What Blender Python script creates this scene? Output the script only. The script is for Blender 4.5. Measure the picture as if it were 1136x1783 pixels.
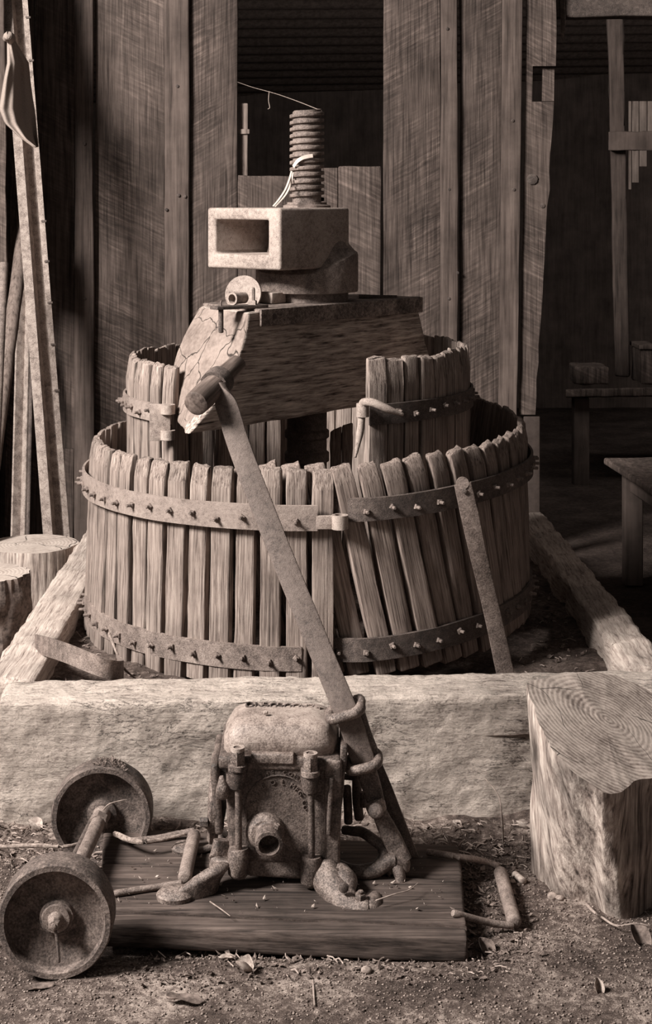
import bpy, bmesh, math, random
from mathutils import Vector, Matrix, noise, Euler

for _o in list(bpy.data.objects):
    bpy.data.objects.remove(_o, do_unlink=True)
SC = bpy.context.scene
COL = SC.collection
PI = math.pi

# ------------------------------------------------------------------ camera
F, H, CX, CY = 2700.0, 1.25, 568.0, 355.0          # focal length in px, eye height in m, horizon row
cam = bpy.data.cameras.new('camera')
co = bpy.data.objects.new('camera', cam); COL.objects.link(co)
cam.sensor_fit = 'VERTICAL'; cam.sensor_height = 36.0; cam.sensor_width = 24.0
cam.lens = F / 1783.0 * 36.0
cam.shift_y = (CY - 891.5) / 1783.0
cam.clip_start = 0.05; cam.clip_end = 100
co.location = (0, 0, H); co.rotation_euler = (PI / 2, 0, 0)
SC.camera = co
# ------------------------------------------------------------------ light
wd = bpy.data.worlds.new('world'); SC.world = wd; wd.use_nodes = True
bg = wd.node_tree.nodes['Background']
bg.inputs[0].default_value = (1.0, 0.9, 0.82, 1); bg.inputs[1].default_value = 0.10
def area(name, loc, target, sx, sy, power, color=(1, 0.96, 0.91), spread=180):
    l = bpy.data.lights.new(name, 'AREA'); l.shape = 'RECTANGLE'; l.size = sx; l.size_y = sy
    l.energy = power; l.color = color; l.spread = math.radians(spread)
    o = bpy.data.objects.new(name, l); COL.objects.link(o); o.location = loc
    o.rotation_euler = (Vector(target) - Vector(loc)).to_track_quat('-Z', 'Y').to_euler()
    return o
area('daylight_from_open_side', (-3.2, 1.45, 3.3), (0.0, 3.5, 0.4), 1.2, 1.2, 640)
area('daylight_from_yard', (-3.2, -0.4, 2.7), (0.1, 3.4, 0.4), 2.6, 2.0, 11)
area('interior_fill_light', (1.2, 6.0, 1.95), (1.2, 9.6, 0.7), 4.0, 0.4, 16)  # unseen fill lamp added to lift the blacks inside the barn
SC.view_settings.view_transform = 'Standard'; SC.view_settings.look = 'None'
SC.view_settings.gamma = 1.0; SC.view_settings.use_curve_mapping = False
SC.view_settings.exposure = 0.0

# ------------------------------------------------------------------ helpers
def W(x, y, Y):
    return Vector(((x - CX) / F * Y, Y, H - (y - CY) / F * Y))
def G(x, y, z=0.0):
    return W(x, y, (H - z) * F / (y - CY))
def Ts(v): return Matrix.Translation(Vector(v))
WM = {}
def place(o, M, parent=None):
    if parent is not None:
        o.parent = parent
        o.matrix_basis = WM[parent.name].inverted() @ M
    else:
        o.matrix_basis = M
    WM[o.name] = M.copy()
def tag(o, label=None, cat=None, group=None, kind=None):
    if label: o['label'] = label
    if cat: o['category'] = cat
    if group: o['group'] = group
    if kind: o['kind'] = kind
    return o
def thing(name, label, cat, loc, group=None, kind=None):
    o = bpy.data.objects.new(name, None); COL.objects.link(o)
    o.empty_display_size = 0.05
    place(o, Ts(loc)); tag(o, label, cat, group, kind)
    return o
def obj(name, bm, mat, parent=None, M=None, sharp=38, flat=False, matfn=None):
    bmesh.ops.recalc_face_normals(bm, faces=bm.faces)
    lay_ = bm.faces.layers.int.get('slot')
    for f in bm.faces:
        f.smooth = not flat
        if matfn: f.material_index = matfn(f)
        elif lay_ is not None: f.material_index = f[lay_]
    th = math.radians(sharp)
    for e in bm.edges:
        if len(e.link_faces) == 2:
            e.smooth = e.calc_face_angle(0) < th
    me = bpy.data.meshes.new(name); bm.to_mesh(me); bm.free()
    for m in (mat if isinstance(mat, (list, tuple)) else [mat]): me.materials.append(m)
    o = bpy.data.objects.new(name, me); COL.objects.link(o)
    place(o, M if M is not None else (WM[parent.name].copy() if parent else Matrix.Identity(4)), parent)
    return o
def wobj(name, bm, mat, parent=None, origin=None, **k):
    """mesh given in world coordinates; origin = where the object's own origin goes"""
    if origin is None:
        if parent is not None: origin = WM[parent.name].translation
        else:
            n = len(bm.verts); s = Vector()
            zmin = 1e9
            for v in bm.verts: s += v.co; zmin = min(zmin, v.co.z)
            origin = s / n; origin.z = zmin
    M = Ts(origin)
    bmesh.ops.transform(bm, matrix=M.inverted(), verts=bm.verts)
    return obj(name, bm, mat, parent, M, **k)
def nz(p, s, seed=0.0):
    return noise.noise(Vector((p[0] * s + seed * 7.31, p[1] * s - seed * 3.17, p[2] * s + seed * 1.7)))

def fz(p, s, seed=0.0):
    return nz(p, s, seed) + .5 * nz(p, s * 2.7, seed + 1) + .28 * nz(p, s * 6.5, seed + 2)

def hexbox(size=None, corners=None, n=(4, 4, 4), r=0.004, rvar=0.0, amp=0.0, sc=20.0, seed=0.0, bm=None, grain=(1, 1, 1)):
    """rounded, subdivided, slightly irregular box. size centred in x,y and standing on z=0,
    or 8 corners indexed [ix + 2*iy + 4*iz]."""
    own = bm or bmesh.new()
    if corners is None:
        sx, sy, sz = size
        corners = [Vector(((ix - .5) * sx, (iy - .5) * sy, iz * sz)) for iz in (0, 1) for iy in (0, 1) for ix in (0, 1)]
    c = [Vector(q) for q in corners]
    L = [((c[1] - c[0]).length + (c[7] - c[6]).length) / 2, ((c[2] - c[0]).length + (c[7] - c[5]).length) / 2,
         ((c[4] - c[0]).length + (c[7] - c[3]).length) / 2]
    def lines(l, k):
        rr = min(r, l * .45)
        a = [0, rr * .3, rr]
        m = max(1, k)
        mid = [rr + (l - 2 * rr) * i / m for i in range(1, m)]
        return a + mid + [l - rr, l - rr * .3, l]
    ls = [lines(L[i], n[i]) for i in range(3)]
    vd = {}
    def vert(i, j, k):
        key = (i, j, k)
        if key in vd: return vd[key]
        p = Vector((ls[0][i], ls[1][j], ls[2][k]))
        g = Vector((p.x * grain[0], p.y * grain[1], p.z * grain[2]))
        rr = r * max(.12, 1 + rvar * fz(g, sc * .8, seed + 5))
        q = Vector()
        for a in range(3):
            ra = min(rr, L[a] * .45)
            q[a] = min(max(p[a], ra), L[a] - ra)
        d = p - q
        cnt = sum(1 for a in range(3) if abs(d[a]) > 1e-9)
        if cnt > 1 and d.length > 1e-9:
            m = max(abs(d[a]) for a in range(3))
            d = d.normalized() * m
        p2 = q + d
        if amp:
            nn = (p2 - Vector(L) / 2)
            w = Vector((nn.x / L[0], nn.y / L[1], nn.z / L[2]))
            a = max(range(3), key=lambda t: abs(w[t]))
            off = Vector(); off[a] = math.copysign(1, w[a])
            p2 += off * amp * fz(g, sc, seed) + Vector((nz(g, sc * .7, seed + 11), nz(g, sc * .7, seed + 23), 0)) * amp * .6
        u, v, w = p2.x / L[0], p2.y / L[1], p2.z / L[2]
        P = Vector()
        for iz in (0, 1):
            for iy in (0, 1):
                for ix in (0, 1):
                    P += c[ix + 2 * iy + 4 * iz] * ((u if ix else 1 - u) * (v if iy else 1 - v) * (w if iz else 1 - w))
        vd[key] = own.verts.new(P)
        return vd[key]
    N = [len(l) - 1 for l in ls]
    for (a, b, cc) in ((0, 1, 2), (1, 2, 0), (2, 0, 1)):
        for side in (0, N[cc]):
            for i in range(N[a]):
                for j in range(N[b]):
                    vs = []
                    for (di, dj) in ((0, 0), (1, 0), (1, 1), (0, 1)):
                        idx = [0, 0, 0]; idx[a] = i + di; idx[b] = j + dj; idx[cc] = side
                        vs.append(vert(*idx))
                    try: own.faces.new(vs)
                    except ValueError: pass
    return own

def frame_from(z, xhint=Vector((1, 0, 0))):
    z = z.normalized(); x = xhint - z * xhint.dot(z)
    if x.length < 1e-4:
        x = Vector((0, 1, 0)) - z * z.y
    x.normalize(); y = z.cross(x)
    return x, y, z
def catmull(pts, k=6):
    pts = [Vector(p) for p in pts]
    if len(pts) < 3 or k < 2: return pts
    out = []
    P = [pts[0] * 2 - pts[1]] + pts + [pts[-1] * 2 - pts[-2]]
    for i in range(1, len(P) - 2):
        for j in range(k):
            t = j / k
            a, b, c, d = P[i - 1], P[i], P[i + 1], P[i + 2]
            out.append(.5 * ((2 * b) + (c - a) * t + (2 * a - 5 * b + 4 * c - d) * t * t + (3 * b - a - 3 * c + d) * t ** 3))
    out.append(pts[-1]); return out
def lerp_list(vals, n):
    out = []
    for i in range(n):
        t = i / (n - 1) * (len(vals) - 1); k = min(int(t), len(vals) - 2); f = t - k
        a, b = vals[k], vals[k + 1]
        out.append(a * (1 - f) + b * f)
    return out
def sweep(path, section, bm=None, xhint=(1, 0, 0), closed=False, smooth=1, scales=None, amp=0, sc=60, seed=0, cap=True):
    """section: list of (u, v) in the plane across the path; u along xhint"""
    bm = bm or bmesh.new()
    pts = catmull(path, smooth) if smooth > 1 else [Vector(p) for p in path]
    n = len(pts)
    if scales is None: S = [1.0] * n
    else: S = lerp_list(scales, n)
    xh = Vector(xhint); rings = []
    for i, p in enumerate(pts):
        if closed: t = pts[(i + 1) % n] - pts[i - 1]
        else: t = pts[min(i + 1, n - 1)] - pts[max(i - 1, 0)]
        x, y, z = frame_from(t, xh)
        ring = []
        for (u, v) in section:
            q = p + (x * u + y * v) * S[i]
            if amp: q += (x * u + y * v).normalized() * amp * nz(q, sc, seed)
            ring.append(bm.verts.new(q))
        rings.append(ring)
    m = len(section)
    for i in range(n if closed else n - 1):
        a, b = rings[i], rings[(i + 1) % n]
        for j in range(m):
            bm.faces.new((a[j], a[(j + 1) % m], b[(j + 1) % m], b[j]))
    if not closed and cap:
        bm.faces.new(rings[0][::-1]); bm.faces.new(rings[-1])
    return bm
def circ(r, n=14, ry=None):
    ry = ry or r
    return [(r * math.cos(2 * PI * i / n), ry * math.sin(2 * PI * i / n)) for i in range(n)]
def rrect(w, h, r, k=3):
    out = []
    for (cx, cy, a0) in ((w / 2 - r, h / 2 - r, 0), (-w / 2 + r, h / 2 - r, 90), (-w / 2 + r, -h / 2 + r, 180), (w / 2 - r, -h / 2 + r, 270)):
        for i in range(k + 1):
            a = math.radians(a0 + 90 * i / k); out.append((cx + r * math.cos(a), cy + r * math.sin(a)))
    return out
def rod(path, r, bm=None, smooth=5, n=12, r2=None, **k):
    """round rod with rounded ends; r may be a list of radii along the path"""
    rs = r if isinstance(r, (list, tuple)) else [r, r]
    pts = catmull(path, smooth) if len(path) > 2 else [Vector(path[0]).lerp(Vector(path[1]), i / 6) for i in range(7)]
    R = lerp_list(rs, len(pts))
    t0 = (pts[0] - pts[1]).normalized(); t1 = (pts[-1] - pts[-2]).normalized()
    pts = [pts[0] + t0 * R[0] * .35, pts[0] + t0 * R[0] * .22] + pts + [pts[-1] + t1 * R[-1] * .22, pts[-1] + t1 * R[-1] * .35]
    R = [R[0] * .45, R[0] * .85] + R + [R[-1] * .85, R[-1] * .45]
    fl = r2 or 1.0
    bm = bm or bmesh.new()
    xh = Vector(k.pop('xhint', (1, 0, 0)))
    amp = k.get('amp', 0); sc = k.get('sc', 60); seed = k.get('seed', 0)
    rings = []
    for i, p in enumerate(pts):
        t = pts[min(i + 1, len(pts) - 1)] - pts[max(i - 1, 0)]
        x, y, z = frame_from(t, xh)
        ring = []
        for j in range(n):
            a = 2 * PI * j / n
            d = x * math.cos(a) + y * math.sin(a) * fl
            q = p + d * R[i]
            if amp: q += d * amp * nz(q, sc, seed)
            ring.append(bm.verts.new(q))
        rings.append(ring)
    for i in range(len(rings) - 1):
        a, b = rings[i], rings[i + 1]
        for j in range(n): bm.faces.new((a[j], a[(j + 1) % n], b[(j + 1) % n], b[j]))
    bm.faces.new(rings[0][::-1]); bm.faces.new(rings[-1])
    return bm
def lathe(prof, n=48, bm=None, M=None, amp=0, sc=40, seed=0, zfn=None):
    """profile (r, z) about local Z, closed where r = 0"""
    bm = bm or bmesh.new(); rings = []
    for (r, z) in prof:
        if r < 1e-6:
            p = Vector((0, 0, z)); rings.append([bm.verts.new(M @ p if M else p)])
        else:
            ring = []
            for i in range(n):
                a = 2 * PI * i / n
                rr = r
                zz = z + (zfn(a, r, z) if zfn else 0)
                p = Vector((rr * math.cos(a), rr * math.sin(a), zz))
                if amp: p += Vector((math.cos(a), math.sin(a), 0.4)) * amp * nz(p, sc, seed)
                ring.append(bm.verts.new(M @ p if M else p))
            rings.append(ring)
    for a, b in zip(rings, rings[1:]):
        if len(a) == 1 and len(b) == 1: continue
        for i in range(n):
            j = (i + 1) % n
            if len(a) == 1: bm.faces.new((a[0], b[i], b[j]))
            elif len(b) == 1: bm.faces.new((a[i], a[j], b[0]))
            else: bm.faces.new((a[i], a[j], b[j], b[i]))
    return bm
def axisM(p, d, xhint=(0, 0, 1)):
    x, y, z = frame_from(Vector(d), Vector(xhint))
    return Matrix(((x.x, y.x, z.x, p[0]), (x.y, y.y, z.y, p[1]), (x.z, y.z, z.z, p[2]), (0, 0, 0, 1)))
def nut(p, d, r=0.008, h=0.006, sides=6, stud=0.0, bm=None, turn=0.0):
    bm = bm or bmesh.new()
    M = axisM(p, d) @ Matrix.Rotation(turn, 4, 'Z')
    lathe([(0, -h * .2), (r, -h * .2), (r, h * .8), (r * .8, h), (0, h)], n=sides, bm=bm, M=M)
    if stud: lathe([(0, h * .9), (r * .5, h * .9), (r * .5, h + stud), (r * .35, h + stud * 1.15), (0, h + stud * 1.15)], n=8, bm=bm, M=M)
    return bm
def text_bm(s, size, depth, M, bm=None, arc=None):
    """raised lettering as a mesh. arc = (radius, start angle, step) lays single letters on a circle in the local XY plane"""
    bm = bm or bmesh.new()
    def one(ch, MM):
        cu = bpy.data.curves.new('t', 'FONT'); cu.body = ch; cu.size = size; cu.extrude = depth; cu.align_x = 'CENTER'; cu.resolution_u = 2
        o = bpy.data.objects.new('t', cu); COL.objects.link(o)
        dg = bpy.context.evaluated_depsgraph_get(); dg.update()
        me = bpy.data.meshes.new_from_object(o.evaluated_get(dg)); me.transform(MM)
        bm.from_mesh(me); bpy.data.meshes.remove(me); bpy.data.objects.remove(o); bpy.data.curves.remove(cu)
    if arc:
        R, a0, da = arc
        for i, ch in enumerate(s):
            if ch == ' ': continue
            a = a0 - da * i
            one(ch, M @ Matrix.Rotation(a - PI / 2, 4, 'Z') @ Ts((0, R, 0)))
    else: one(s, M)
    return bm

# ------------------------------------------------------------------ materials
def Sep(a):
    t = min(1, a / 0.5)
    return (a, a * (.72 + .12 * t), a * (.62 + .12 * t), 1)
class NT:
    def __init__(s, name):
        s.m = bpy.data.materials.new(name); s.m.use_nodes = True; s.t = s.m.node_tree
        s.b = s.t.nodes['Principled BSDF']
    def n(s, typ, **k):
        nd = s.t.nodes.new(typ)
        for a, v in k.items():
            if a in nd.inputs.keys(): nd.inputs[a].default_value = v
            else: setattr(nd, a, v)
        return nd
    def l(s, a, b): s.t.links.new(a, b)
    def ramp(s, fac, stops):
        r = s.n('ShaderNodeValToRGB'); cr = r.color_ramp
        while len(cr.elements) > 1: cr.elements.remove(cr.elements[-1])
        cr.elements[0].position = stops[0][0]; cr.elements[0].color = stops[0][1]
        for p, c in stops[1:]:
            e = cr.elements.new(p); e.color = c
        s.l(fac, r.inputs[0]); return r.outputs[0]
    def coords(s, scale=(1, 1, 1), rnd=True, rot=(0, 0, 0)):
        tc = s.n('ShaderNodeTexCoord'); mp = s.n('ShaderNodeMapping')
        mp.inputs['Scale'].default_value = scale; mp.inputs['Rotation'].default_value = rot
        s.l(tc.outputs['Object'], mp.inputs['Vector'])
        if rnd:
            oi = s.n('ShaderNodeObjectInfo'); ml = s.n('ShaderNodeMath', operation='MULTIPLY'); ml.inputs[1].default_value = 37.0
            s.l(oi.outputs['Random'], ml.inputs[0])
            s.l(ml.outputs[0], mp.inputs['Location'])
        return mp.outputs[0]
    def noise(s, vec, scale, detail=6, rough=.6, dist=0.0):
        nd = s.n('ShaderNodeTexNoise'); nd.inputs['Scale'].default_value = scale; nd.inputs['Detail'].default_value = detail
        nd.inputs['Roughness'].default_value = rough; nd.inputs['Distortion'].default_value = dist
        s.l(vec, nd.inputs['Vector']); return nd.outputs[0]
    def math(s, op, a, b, clamp=False):
        nd = s.n('ShaderNodeMath', operation=op); nd.use_clamp = clamp
        for i, v in enumerate((a, b)):
            if isinstance(v, (int, float)): nd.inputs[i].default_value = v
            else: s.l(v, nd.inputs[i])
        return nd.outputs[0]
    def mix(s, f, a, b, typ='MIX'):
        nd = s.n('ShaderNodeMixRGB', blend_type=typ)
        for i, v in ((0, f), (1, a), (2, b)):
            if isinstance(v, (int, float)): nd.inputs[i].default_value = v
            elif isinstance(v, tuple): nd.inputs[i].default_value = v
            else: s.l(v, nd.inputs[i])
        return nd.outputs[0]
    def bump(s, h, strength, dist, prev=None):
        nd = s.n('ShaderNodeBump'); nd.inputs['Strength'].default_value = strength; nd.inputs['Distance'].default_value = dist
        s.l(h, nd.inputs['Height'])
        if prev is not None: s.l(prev, nd.inputs['Normal'])
        return nd.outputs[0]
    def done(s, col, rough, normal=None, spec=.3, metal=0.0):
        if isinstance(col, tuple): s.b.inputs['Base Color'].default_value = col
        else: s.l(col, s.b.inputs['Base Color'])
        s.b.inputs['Roughness'].default_value = rough; s.b.inputs['Metallic'].default_value = metal
        s.b.inputs['Specular IOR Level'].default_value = spec
        if normal is not None: s.l(normal, s.b.inputs['Normal'])
        return s.m
def wood(name, dark, mid, light, axis='Z', freq=95, stretch=22, bump=.6, patch=.35, crack=.0, saw=0.0, lines=0.0, rough=.85, knots=0.0, bd=.0025, sawrot=.45):
    s = NT(name)
    ax = {'X': 0, 'Y': 1, 'Z': 2}[axis]
    sc = [freq] * 3; sc[ax] = freq / stretch
    v = s.coords(tuple(sc))
    warp = s.noise(s.coords((3.5, 3.5, 3.5)), 1.6, 3)
    g1 = s.noise(v, 1.0, 8, .62, .25)
    sc2 = [freq * 2.9] * 3; sc2[ax] = freq / stretch * 1.2
    g2 = s.noise(s.coords(tuple(sc2)), 1.0, 4, .6)
    g = s.math('ADD', s.math('MULTIPLY', g1, .65), s.math('MULTIPLY', g2, .35))
    col = s.ramp(g, [(.37, Sep(dark)), (.46, Sep(mid)), (.54, Sep((mid + light) / 2)), (.62, Sep(light))])
    big = s.noise(s.coords((7, 7, 7)), 1.0, 5, .6)
    pr = s.ramp(big, [(.3, (1 - patch, 1 - patch, 1 - patch, 1)), (.65, (1 + patch * .3,) * 3 + (1,))])
    col = s.mix(1.0, col, pr, 'MULTIPLY')
    n = s.bump(g, bump, bd)
    if lines:
        ls = [100] * 3; ls[ax] = 3.2
        wv = s.n('ShaderNodeTexWave', wave_type='BANDS', bands_direction='X' if ax != 0 else 'Z'); wv.inputs['Scale'].default_value = 1.0
        wv.inputs['Distortion'].default_value = 9.0; wv.inputs['Detail'].default_value = 3; wv.inputs['Detail Scale'].default_value = .18
        s.l(s.coords(tuple(ls)), wv.inputs['Vector'])
        lm = s.ramp(s.noise(s.coords((9, 9, 5)), 1, 3), [(.40, (0, 0, 0, 1)), (.56, (1, 1, 1, 1))])
        lf = s.ramp(wv.outputs[0], [(0, (.42, .42, .42, 1)), (.38, (1, 1, 1, 1)), (1, (1.12, 1.12, 1.12, 1))])
        lf = s.mix(lm, (1, 1, 1, 1), lf)
        col = s.mix(lines, col, s.mix(1.0, col, lf, 'MULTIPLY'))
        n = s.bump(lf, .5 * lines, .002, n)
    if crack:
        cs = [11] * 3; cs[ax] = 1.1
        vo = s.n('ShaderNodeTexVoronoi', feature='DISTANCE_TO_EDGE'); vo.inputs['Scale'].default_value = 1.0
        cv = s.coords(tuple(cs)); mx = s.mix(.25, cv, warp, 'ADD'); s.l(mx, vo.inputs['Vector'])
        cf = s.ramp(vo.outputs['Distance'], [(0.0, (0, 0, 0, 1)), (.03 * crack, (1, 1, 1, 1))])
        col = s.mix(1.0, col, s.mix(1.0, cf, (.25, .25, .25, 1), 'LIGHTEN'), 'MULTIPLY')
        n = s.bump(cf, .8, .004, n)
    if saw:
        tc = s.n('ShaderNodeTexCoord'); m1 = s.n('ShaderNodeMapping', vector_type='TEXTURE'); m1.inputs['Rotation'].default_value = (0, sawrot, 0)
        m1.inputs['Scale'].default_value = (.16, 1, .009); s.l(tc.outputs['Object'], m1.inputs['Vector'])
        dw = s.noise(s.coords((4, 4, 4)), 1, 3)
        vv = s.mix(1.0, m1.outputs[0], s.mix(1.0, dw, (3.5, 3.5, 3.5, 1), 'MULTIPLY'), 'ADD')
        wf = s.noise(vv, 1.0, 5, .6)
        msk = s.ramp(s.noise(s.coords((5, 5, 3)), 1, 4), [(.36, (0, 0, 0, 1)), (.62, (1, 1, 1, 1))])
        wf = s.mix(msk, (.5, .5, .5, 1), wf)
        col = s.mix(saw, col, s.mix(1.0, s.ramp(wf, [(.36, (.55, .55, .55, 1)), (.52, (1, 1, 1, 1)), (.66, (1.75, 1.75, 1.75, 1))]), col, 'MULTIPLY'))
        n = s.bump(wf, .45 * saw, .006, n)
    return s.done(col, rough, n, .2)
def iron(name, dark, mid, light, scale=60, bump=.5, speck=.55, rough=.7, metal=.0, spec=.4):
    s = NT(name)
    v = s.coords((1, 1, 1))
    a = s.noise(v, scale, 10, .7); b = s.noise(v, scale * .13, 5, .6); c = s.noise(v, scale * 6, 4, .7)
    f = s.math('ADD', s.math('MULTIPLY', a, .33), s.math('ADD', s.math('MULTIPLY', b, .27), s.math('MULTIPLY', c, .40)))
    col = s.ramp(f, [(.41, Sep(dark)), (.48, Sep(mid)), (speck, Sep((mid + light) / 2)), (speck + .055, Sep(light))])
    n = s.bump(s.math('ADD', a, s.math('MULTIPLY', c, .7)), bump * 1.4, .0024)
    return s.done(col, rough, n, spec, metal)
def endgrain(name, dark, light, centre=(0, 0, 0), ring=55, crack=1.0, cracks=9, dist=1.2, axis='Z', rw=.12):
    s = NT(name)
    tc = s.n('ShaderNodeTexCoord'); mp = s.n('ShaderNodeMapping'); mp.inputs['Location'].default_value = tuple(-c for c in centre)
    s.l(tc.outputs['Object'], mp.inputs['Vector']); v = mp.outputs[0]
    wv = s.n('ShaderNodeTexWave', wave_type='RINGS', rings_direction=axis); wv.inputs['Scale'].default_value = ring
    wv.inputs['Distortion'].default_value = dist; wv.inputs['Detail'].default_value = 4; wv.inputs['Detail Scale'].default_value = 1.5
    s.l(v, wv.inputs['Vector'])
    nn = s.noise(v, 90, 8, .7); big = s.noise(v, 9, 4)
    f = s.math('ADD', s.math('MULTIPLY', wv.outputs[0], rw), s.math('ADD', s.math('MULTIPLY', nn, .4), s.math('MULTIPLY', big, .6 - rw)))
    col = s.ramp(f, [(.36, Sep(dark)), (.56, Sep(light))])
    vo = s.n('ShaderNodeTexVoronoi', feature='DISTANCE_TO_EDGE'); vo.inputs['Scale'].default_value = cracks
    wp = s.mix(.035, s.mix(1.0, v, (1, 1, .55, 1), 'MULTIPLY'), s.n('ShaderNodeTexNoise', Scale=5.0).outputs[1], 'ADD'); s.l(wp, vo.inputs['Vector'])
    msk = s.ramp(s.noise(v, 5, 2), [(.40, (1, 1, 1, 1)), (.5, (0, 0, 0, 1))])
    cf = s.ramp(vo.outputs['Distance'], [(0, (0, 0, 0, 1)), (.022 * crack, (1, 1, 1, 1))])
    cf = s.mix(1.0, cf, msk, 'LIGHTEN')
    col = s.mix(1.0, col, s.mix(1.0, cf, (.18, .18, .18, 1), 'LIGHTEN'), 'MULTIPLY')
    n = s.bump(nn, .5, .002); n = s.bump(wv.outputs[0], .2, .0015, n); n = s.bump(cf, .8, .004, n)
    return s.done(col, .9, n, .15)
def plain(name, a, rough=.8, bump=.2, scale=120, var=.3, spec=.2):
    s = NT(name); v = s.coords((1, 1, 1)); f = s.noise(v, scale, 8, .7)
    col = s.ramp(f, [(.38, Sep(a * (1 - var))), (.62, Sep(a * (1 + var)))])
    return s.done(col, rough, s.bump(f, bump, .002), spec)

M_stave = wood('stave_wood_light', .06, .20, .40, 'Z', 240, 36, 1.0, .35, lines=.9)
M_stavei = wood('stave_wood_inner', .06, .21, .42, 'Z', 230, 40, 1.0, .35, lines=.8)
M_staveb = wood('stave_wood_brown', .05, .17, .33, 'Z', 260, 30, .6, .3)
M_timber = wood('press_timber', .05, .30, .66, 'X', 130, 11, 1.0, .25, 0, bd=.006)
M_timber_end = endgrain('timber_end_grain', .13, .28, (-.5, 0, 1.1), 6, .5, 12, 3.0, 'X', rw=0)
M_beam = None
M_wall = wood('barn_board', .045, .09, .16, 'Z', 150, 30, .3, .4, 0, .9)
M_wallb = wood('barn_board_fine', .035, .075, .15, 'Z', 150, 30, .3, .4, 0, .9, sawrot=-.5)
M_walld = wood('barn_board_dark', .035, .085, .16, 'Z', 55, 14, .45, .45, 0, .5)
M_batten = wood('barn_batten', .045, .095, .16, 'Z', 55, 20, .3, .4)
M_plank = wood('platform_plank', .02, .055, .12, 'X', 120, 24, .6, .55)
M_sidebeam = wood('sill_timber', .16, .36, .56, 'Y', 150, 24, .7, .35)
M_darkwood = wood('dark_interior_wood', .075, .095, .12, 'Z', 40, 10, .3, .4)
M_logside = wood('split_log_side', .05, .26, .60, 'Z', 60, 9, 1.0, .7, bd=.006)
M_bark = plain('rough_bark', .10, .95, 1.0, 45, .6)
M_logtop = endgrain('stump_top', .12, .44, (.02, .05, 0), 34, .14, 5, 1.2, rw=.10)
M_logtop2 = endgrain('round_top', .28, .50, (0, 0, 0), 30, .8, 9, 2.0)
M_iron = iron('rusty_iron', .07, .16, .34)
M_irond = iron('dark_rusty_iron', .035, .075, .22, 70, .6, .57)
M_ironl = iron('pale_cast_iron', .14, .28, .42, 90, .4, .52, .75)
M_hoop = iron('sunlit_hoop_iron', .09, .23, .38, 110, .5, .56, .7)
M_bolt = iron('bolt_iron', .06, .14, .32, 90)
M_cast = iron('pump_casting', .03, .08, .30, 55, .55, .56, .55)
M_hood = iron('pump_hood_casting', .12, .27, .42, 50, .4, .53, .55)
M_castl = iron('pump_casting_worn', .03, .10, .34, 60, .6, .54, .5)
M_galv = iron('flaked_painted_steel', .07, .24, .46, 330, .5, .51, .7)
M_pole = wood('pole_wood', .08, .16, .25, 'Z', 120, 20, .4, .4)
M_handle = wood('handle_wood', .04, .11, .22, 'X', 60, 10, .4, .5, rough=.5)
M_cloth = plain('rag_cloth', .33, .95, .35, 420, .22)
M_tape = plain('pale_ribbon', .62, .7, .05, 60, .1)
M_straw = plain('straw', .28, .8, .1, 60, .3)
M_leaf = plain('dry_leaf', .13, .8, .3, 90, .5)
M_leafl = plain('pale_dry_leaf', .34, .8, .3, 90, .4)
M_stone = plain('pebble', .24, .8, .3, 90, .5)
M_twig = plain('twig_bark', .24, .9, .5, 160, .5)
M_roof = plain('dark_roof_sheet', .10, .7, .05, 40, .3)
M_panel = plain('grey_panel', .06, .7, .05, 40, .15)
M_slat = wood('pale_slat', .12, .24, .34, 'Z', 50, 14, .3, .3)
def beam_mat():
    s = NT('weathered_sill')
    v = s.coords((16, 110, 170)); g = s.noise(v, 1, 8, .65, .3)
    p = s.noise(s.coords((1, 1, 1)), 11, 9, .68); q = s.noise(s.coords((1, 1, 2)), 130, 9, .75)
    f = s.math('ADD', s.math('MULTIPLY', g, .32), s.math('ADD', s.math('MULTIPLY', p, .33), s.math('MULTIPLY', q, .35)))
    col = s.ramp(f, [(.38, Sep(.16)), (.44, Sep(.42)), (.51, Sep(.62)), (.60, Sep(.78))])
    ck = s.noise(s.coords((9, 30, 34)), 1, 7, .62, .6)
    cm = s.ramp(s.noise(s.coords((6, 6, 9)), 1, 3), [(.47, (1, 1, 1, 1)), (.55, (0, 0, 0, 1))])
    cr = s.ramp(s.math('ABSOLUTE', s.math('SUBTRACT', ck, .5), 0), [(0, (.22, .22, .22, 1)), (.007, (.6, .6, .6, 1)), (.013, (1, 1, 1, 1))])
    cr = s.mix(1.0, cr, cm, 'LIGHTEN')
    pit = s.ramp(q, [(.33, (.35, .35, .35, 1)), (.40, (1, 1, 1, 1))])
    col = s.mix(1.0, s.mix(1.0, col, cr, 'MULTIPLY'), pit, 'MULTIPLY')
    n = s.bump(g, .9, .008); n = s.bump(q, .9, .006, n); n = s.bump(cr, .6, .004, n); n = s.bump(p, .8, .02, n)
    return s.done(col, .9, n, .15)
M_beam = beam_mat()
def ground_mat(name, a, b, c):
    s = NT(name); v = s.coords((1, 1, 1), rnd=False)
    p = s.noise(v, 5, 6, .6); q = s.noise(v, 60, 9, .75)
    vo = s.n('ShaderNodeTexVoronoi'); vo.inputs['Scale'].default_value = 320; s.l(s.mix(.02, v, s.n('ShaderNodeTexNoise', Scale=80.0).outputs[1], 'ADD'), vo.inputs['Vector'])
    f = s.math('ADD', s.math('MULTIPLY', p, .45), s.math('ADD', s.math('MULTIPLY', q, .5), s.math('MULTIPLY', vo.outputs[0], .1)))
    col = s.ramp(f, [(.42, Sep(a)), (.53, Sep(b)), (.62, Sep(c))])
    n = s.bump(q, .8, .008); n = s.bump(vo.outputs[0], .3, .003, n)
    return s.done(col, .95, n, .1)
M_ground = ground_mat('gritty_ground', .03, .11, .36)
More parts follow.
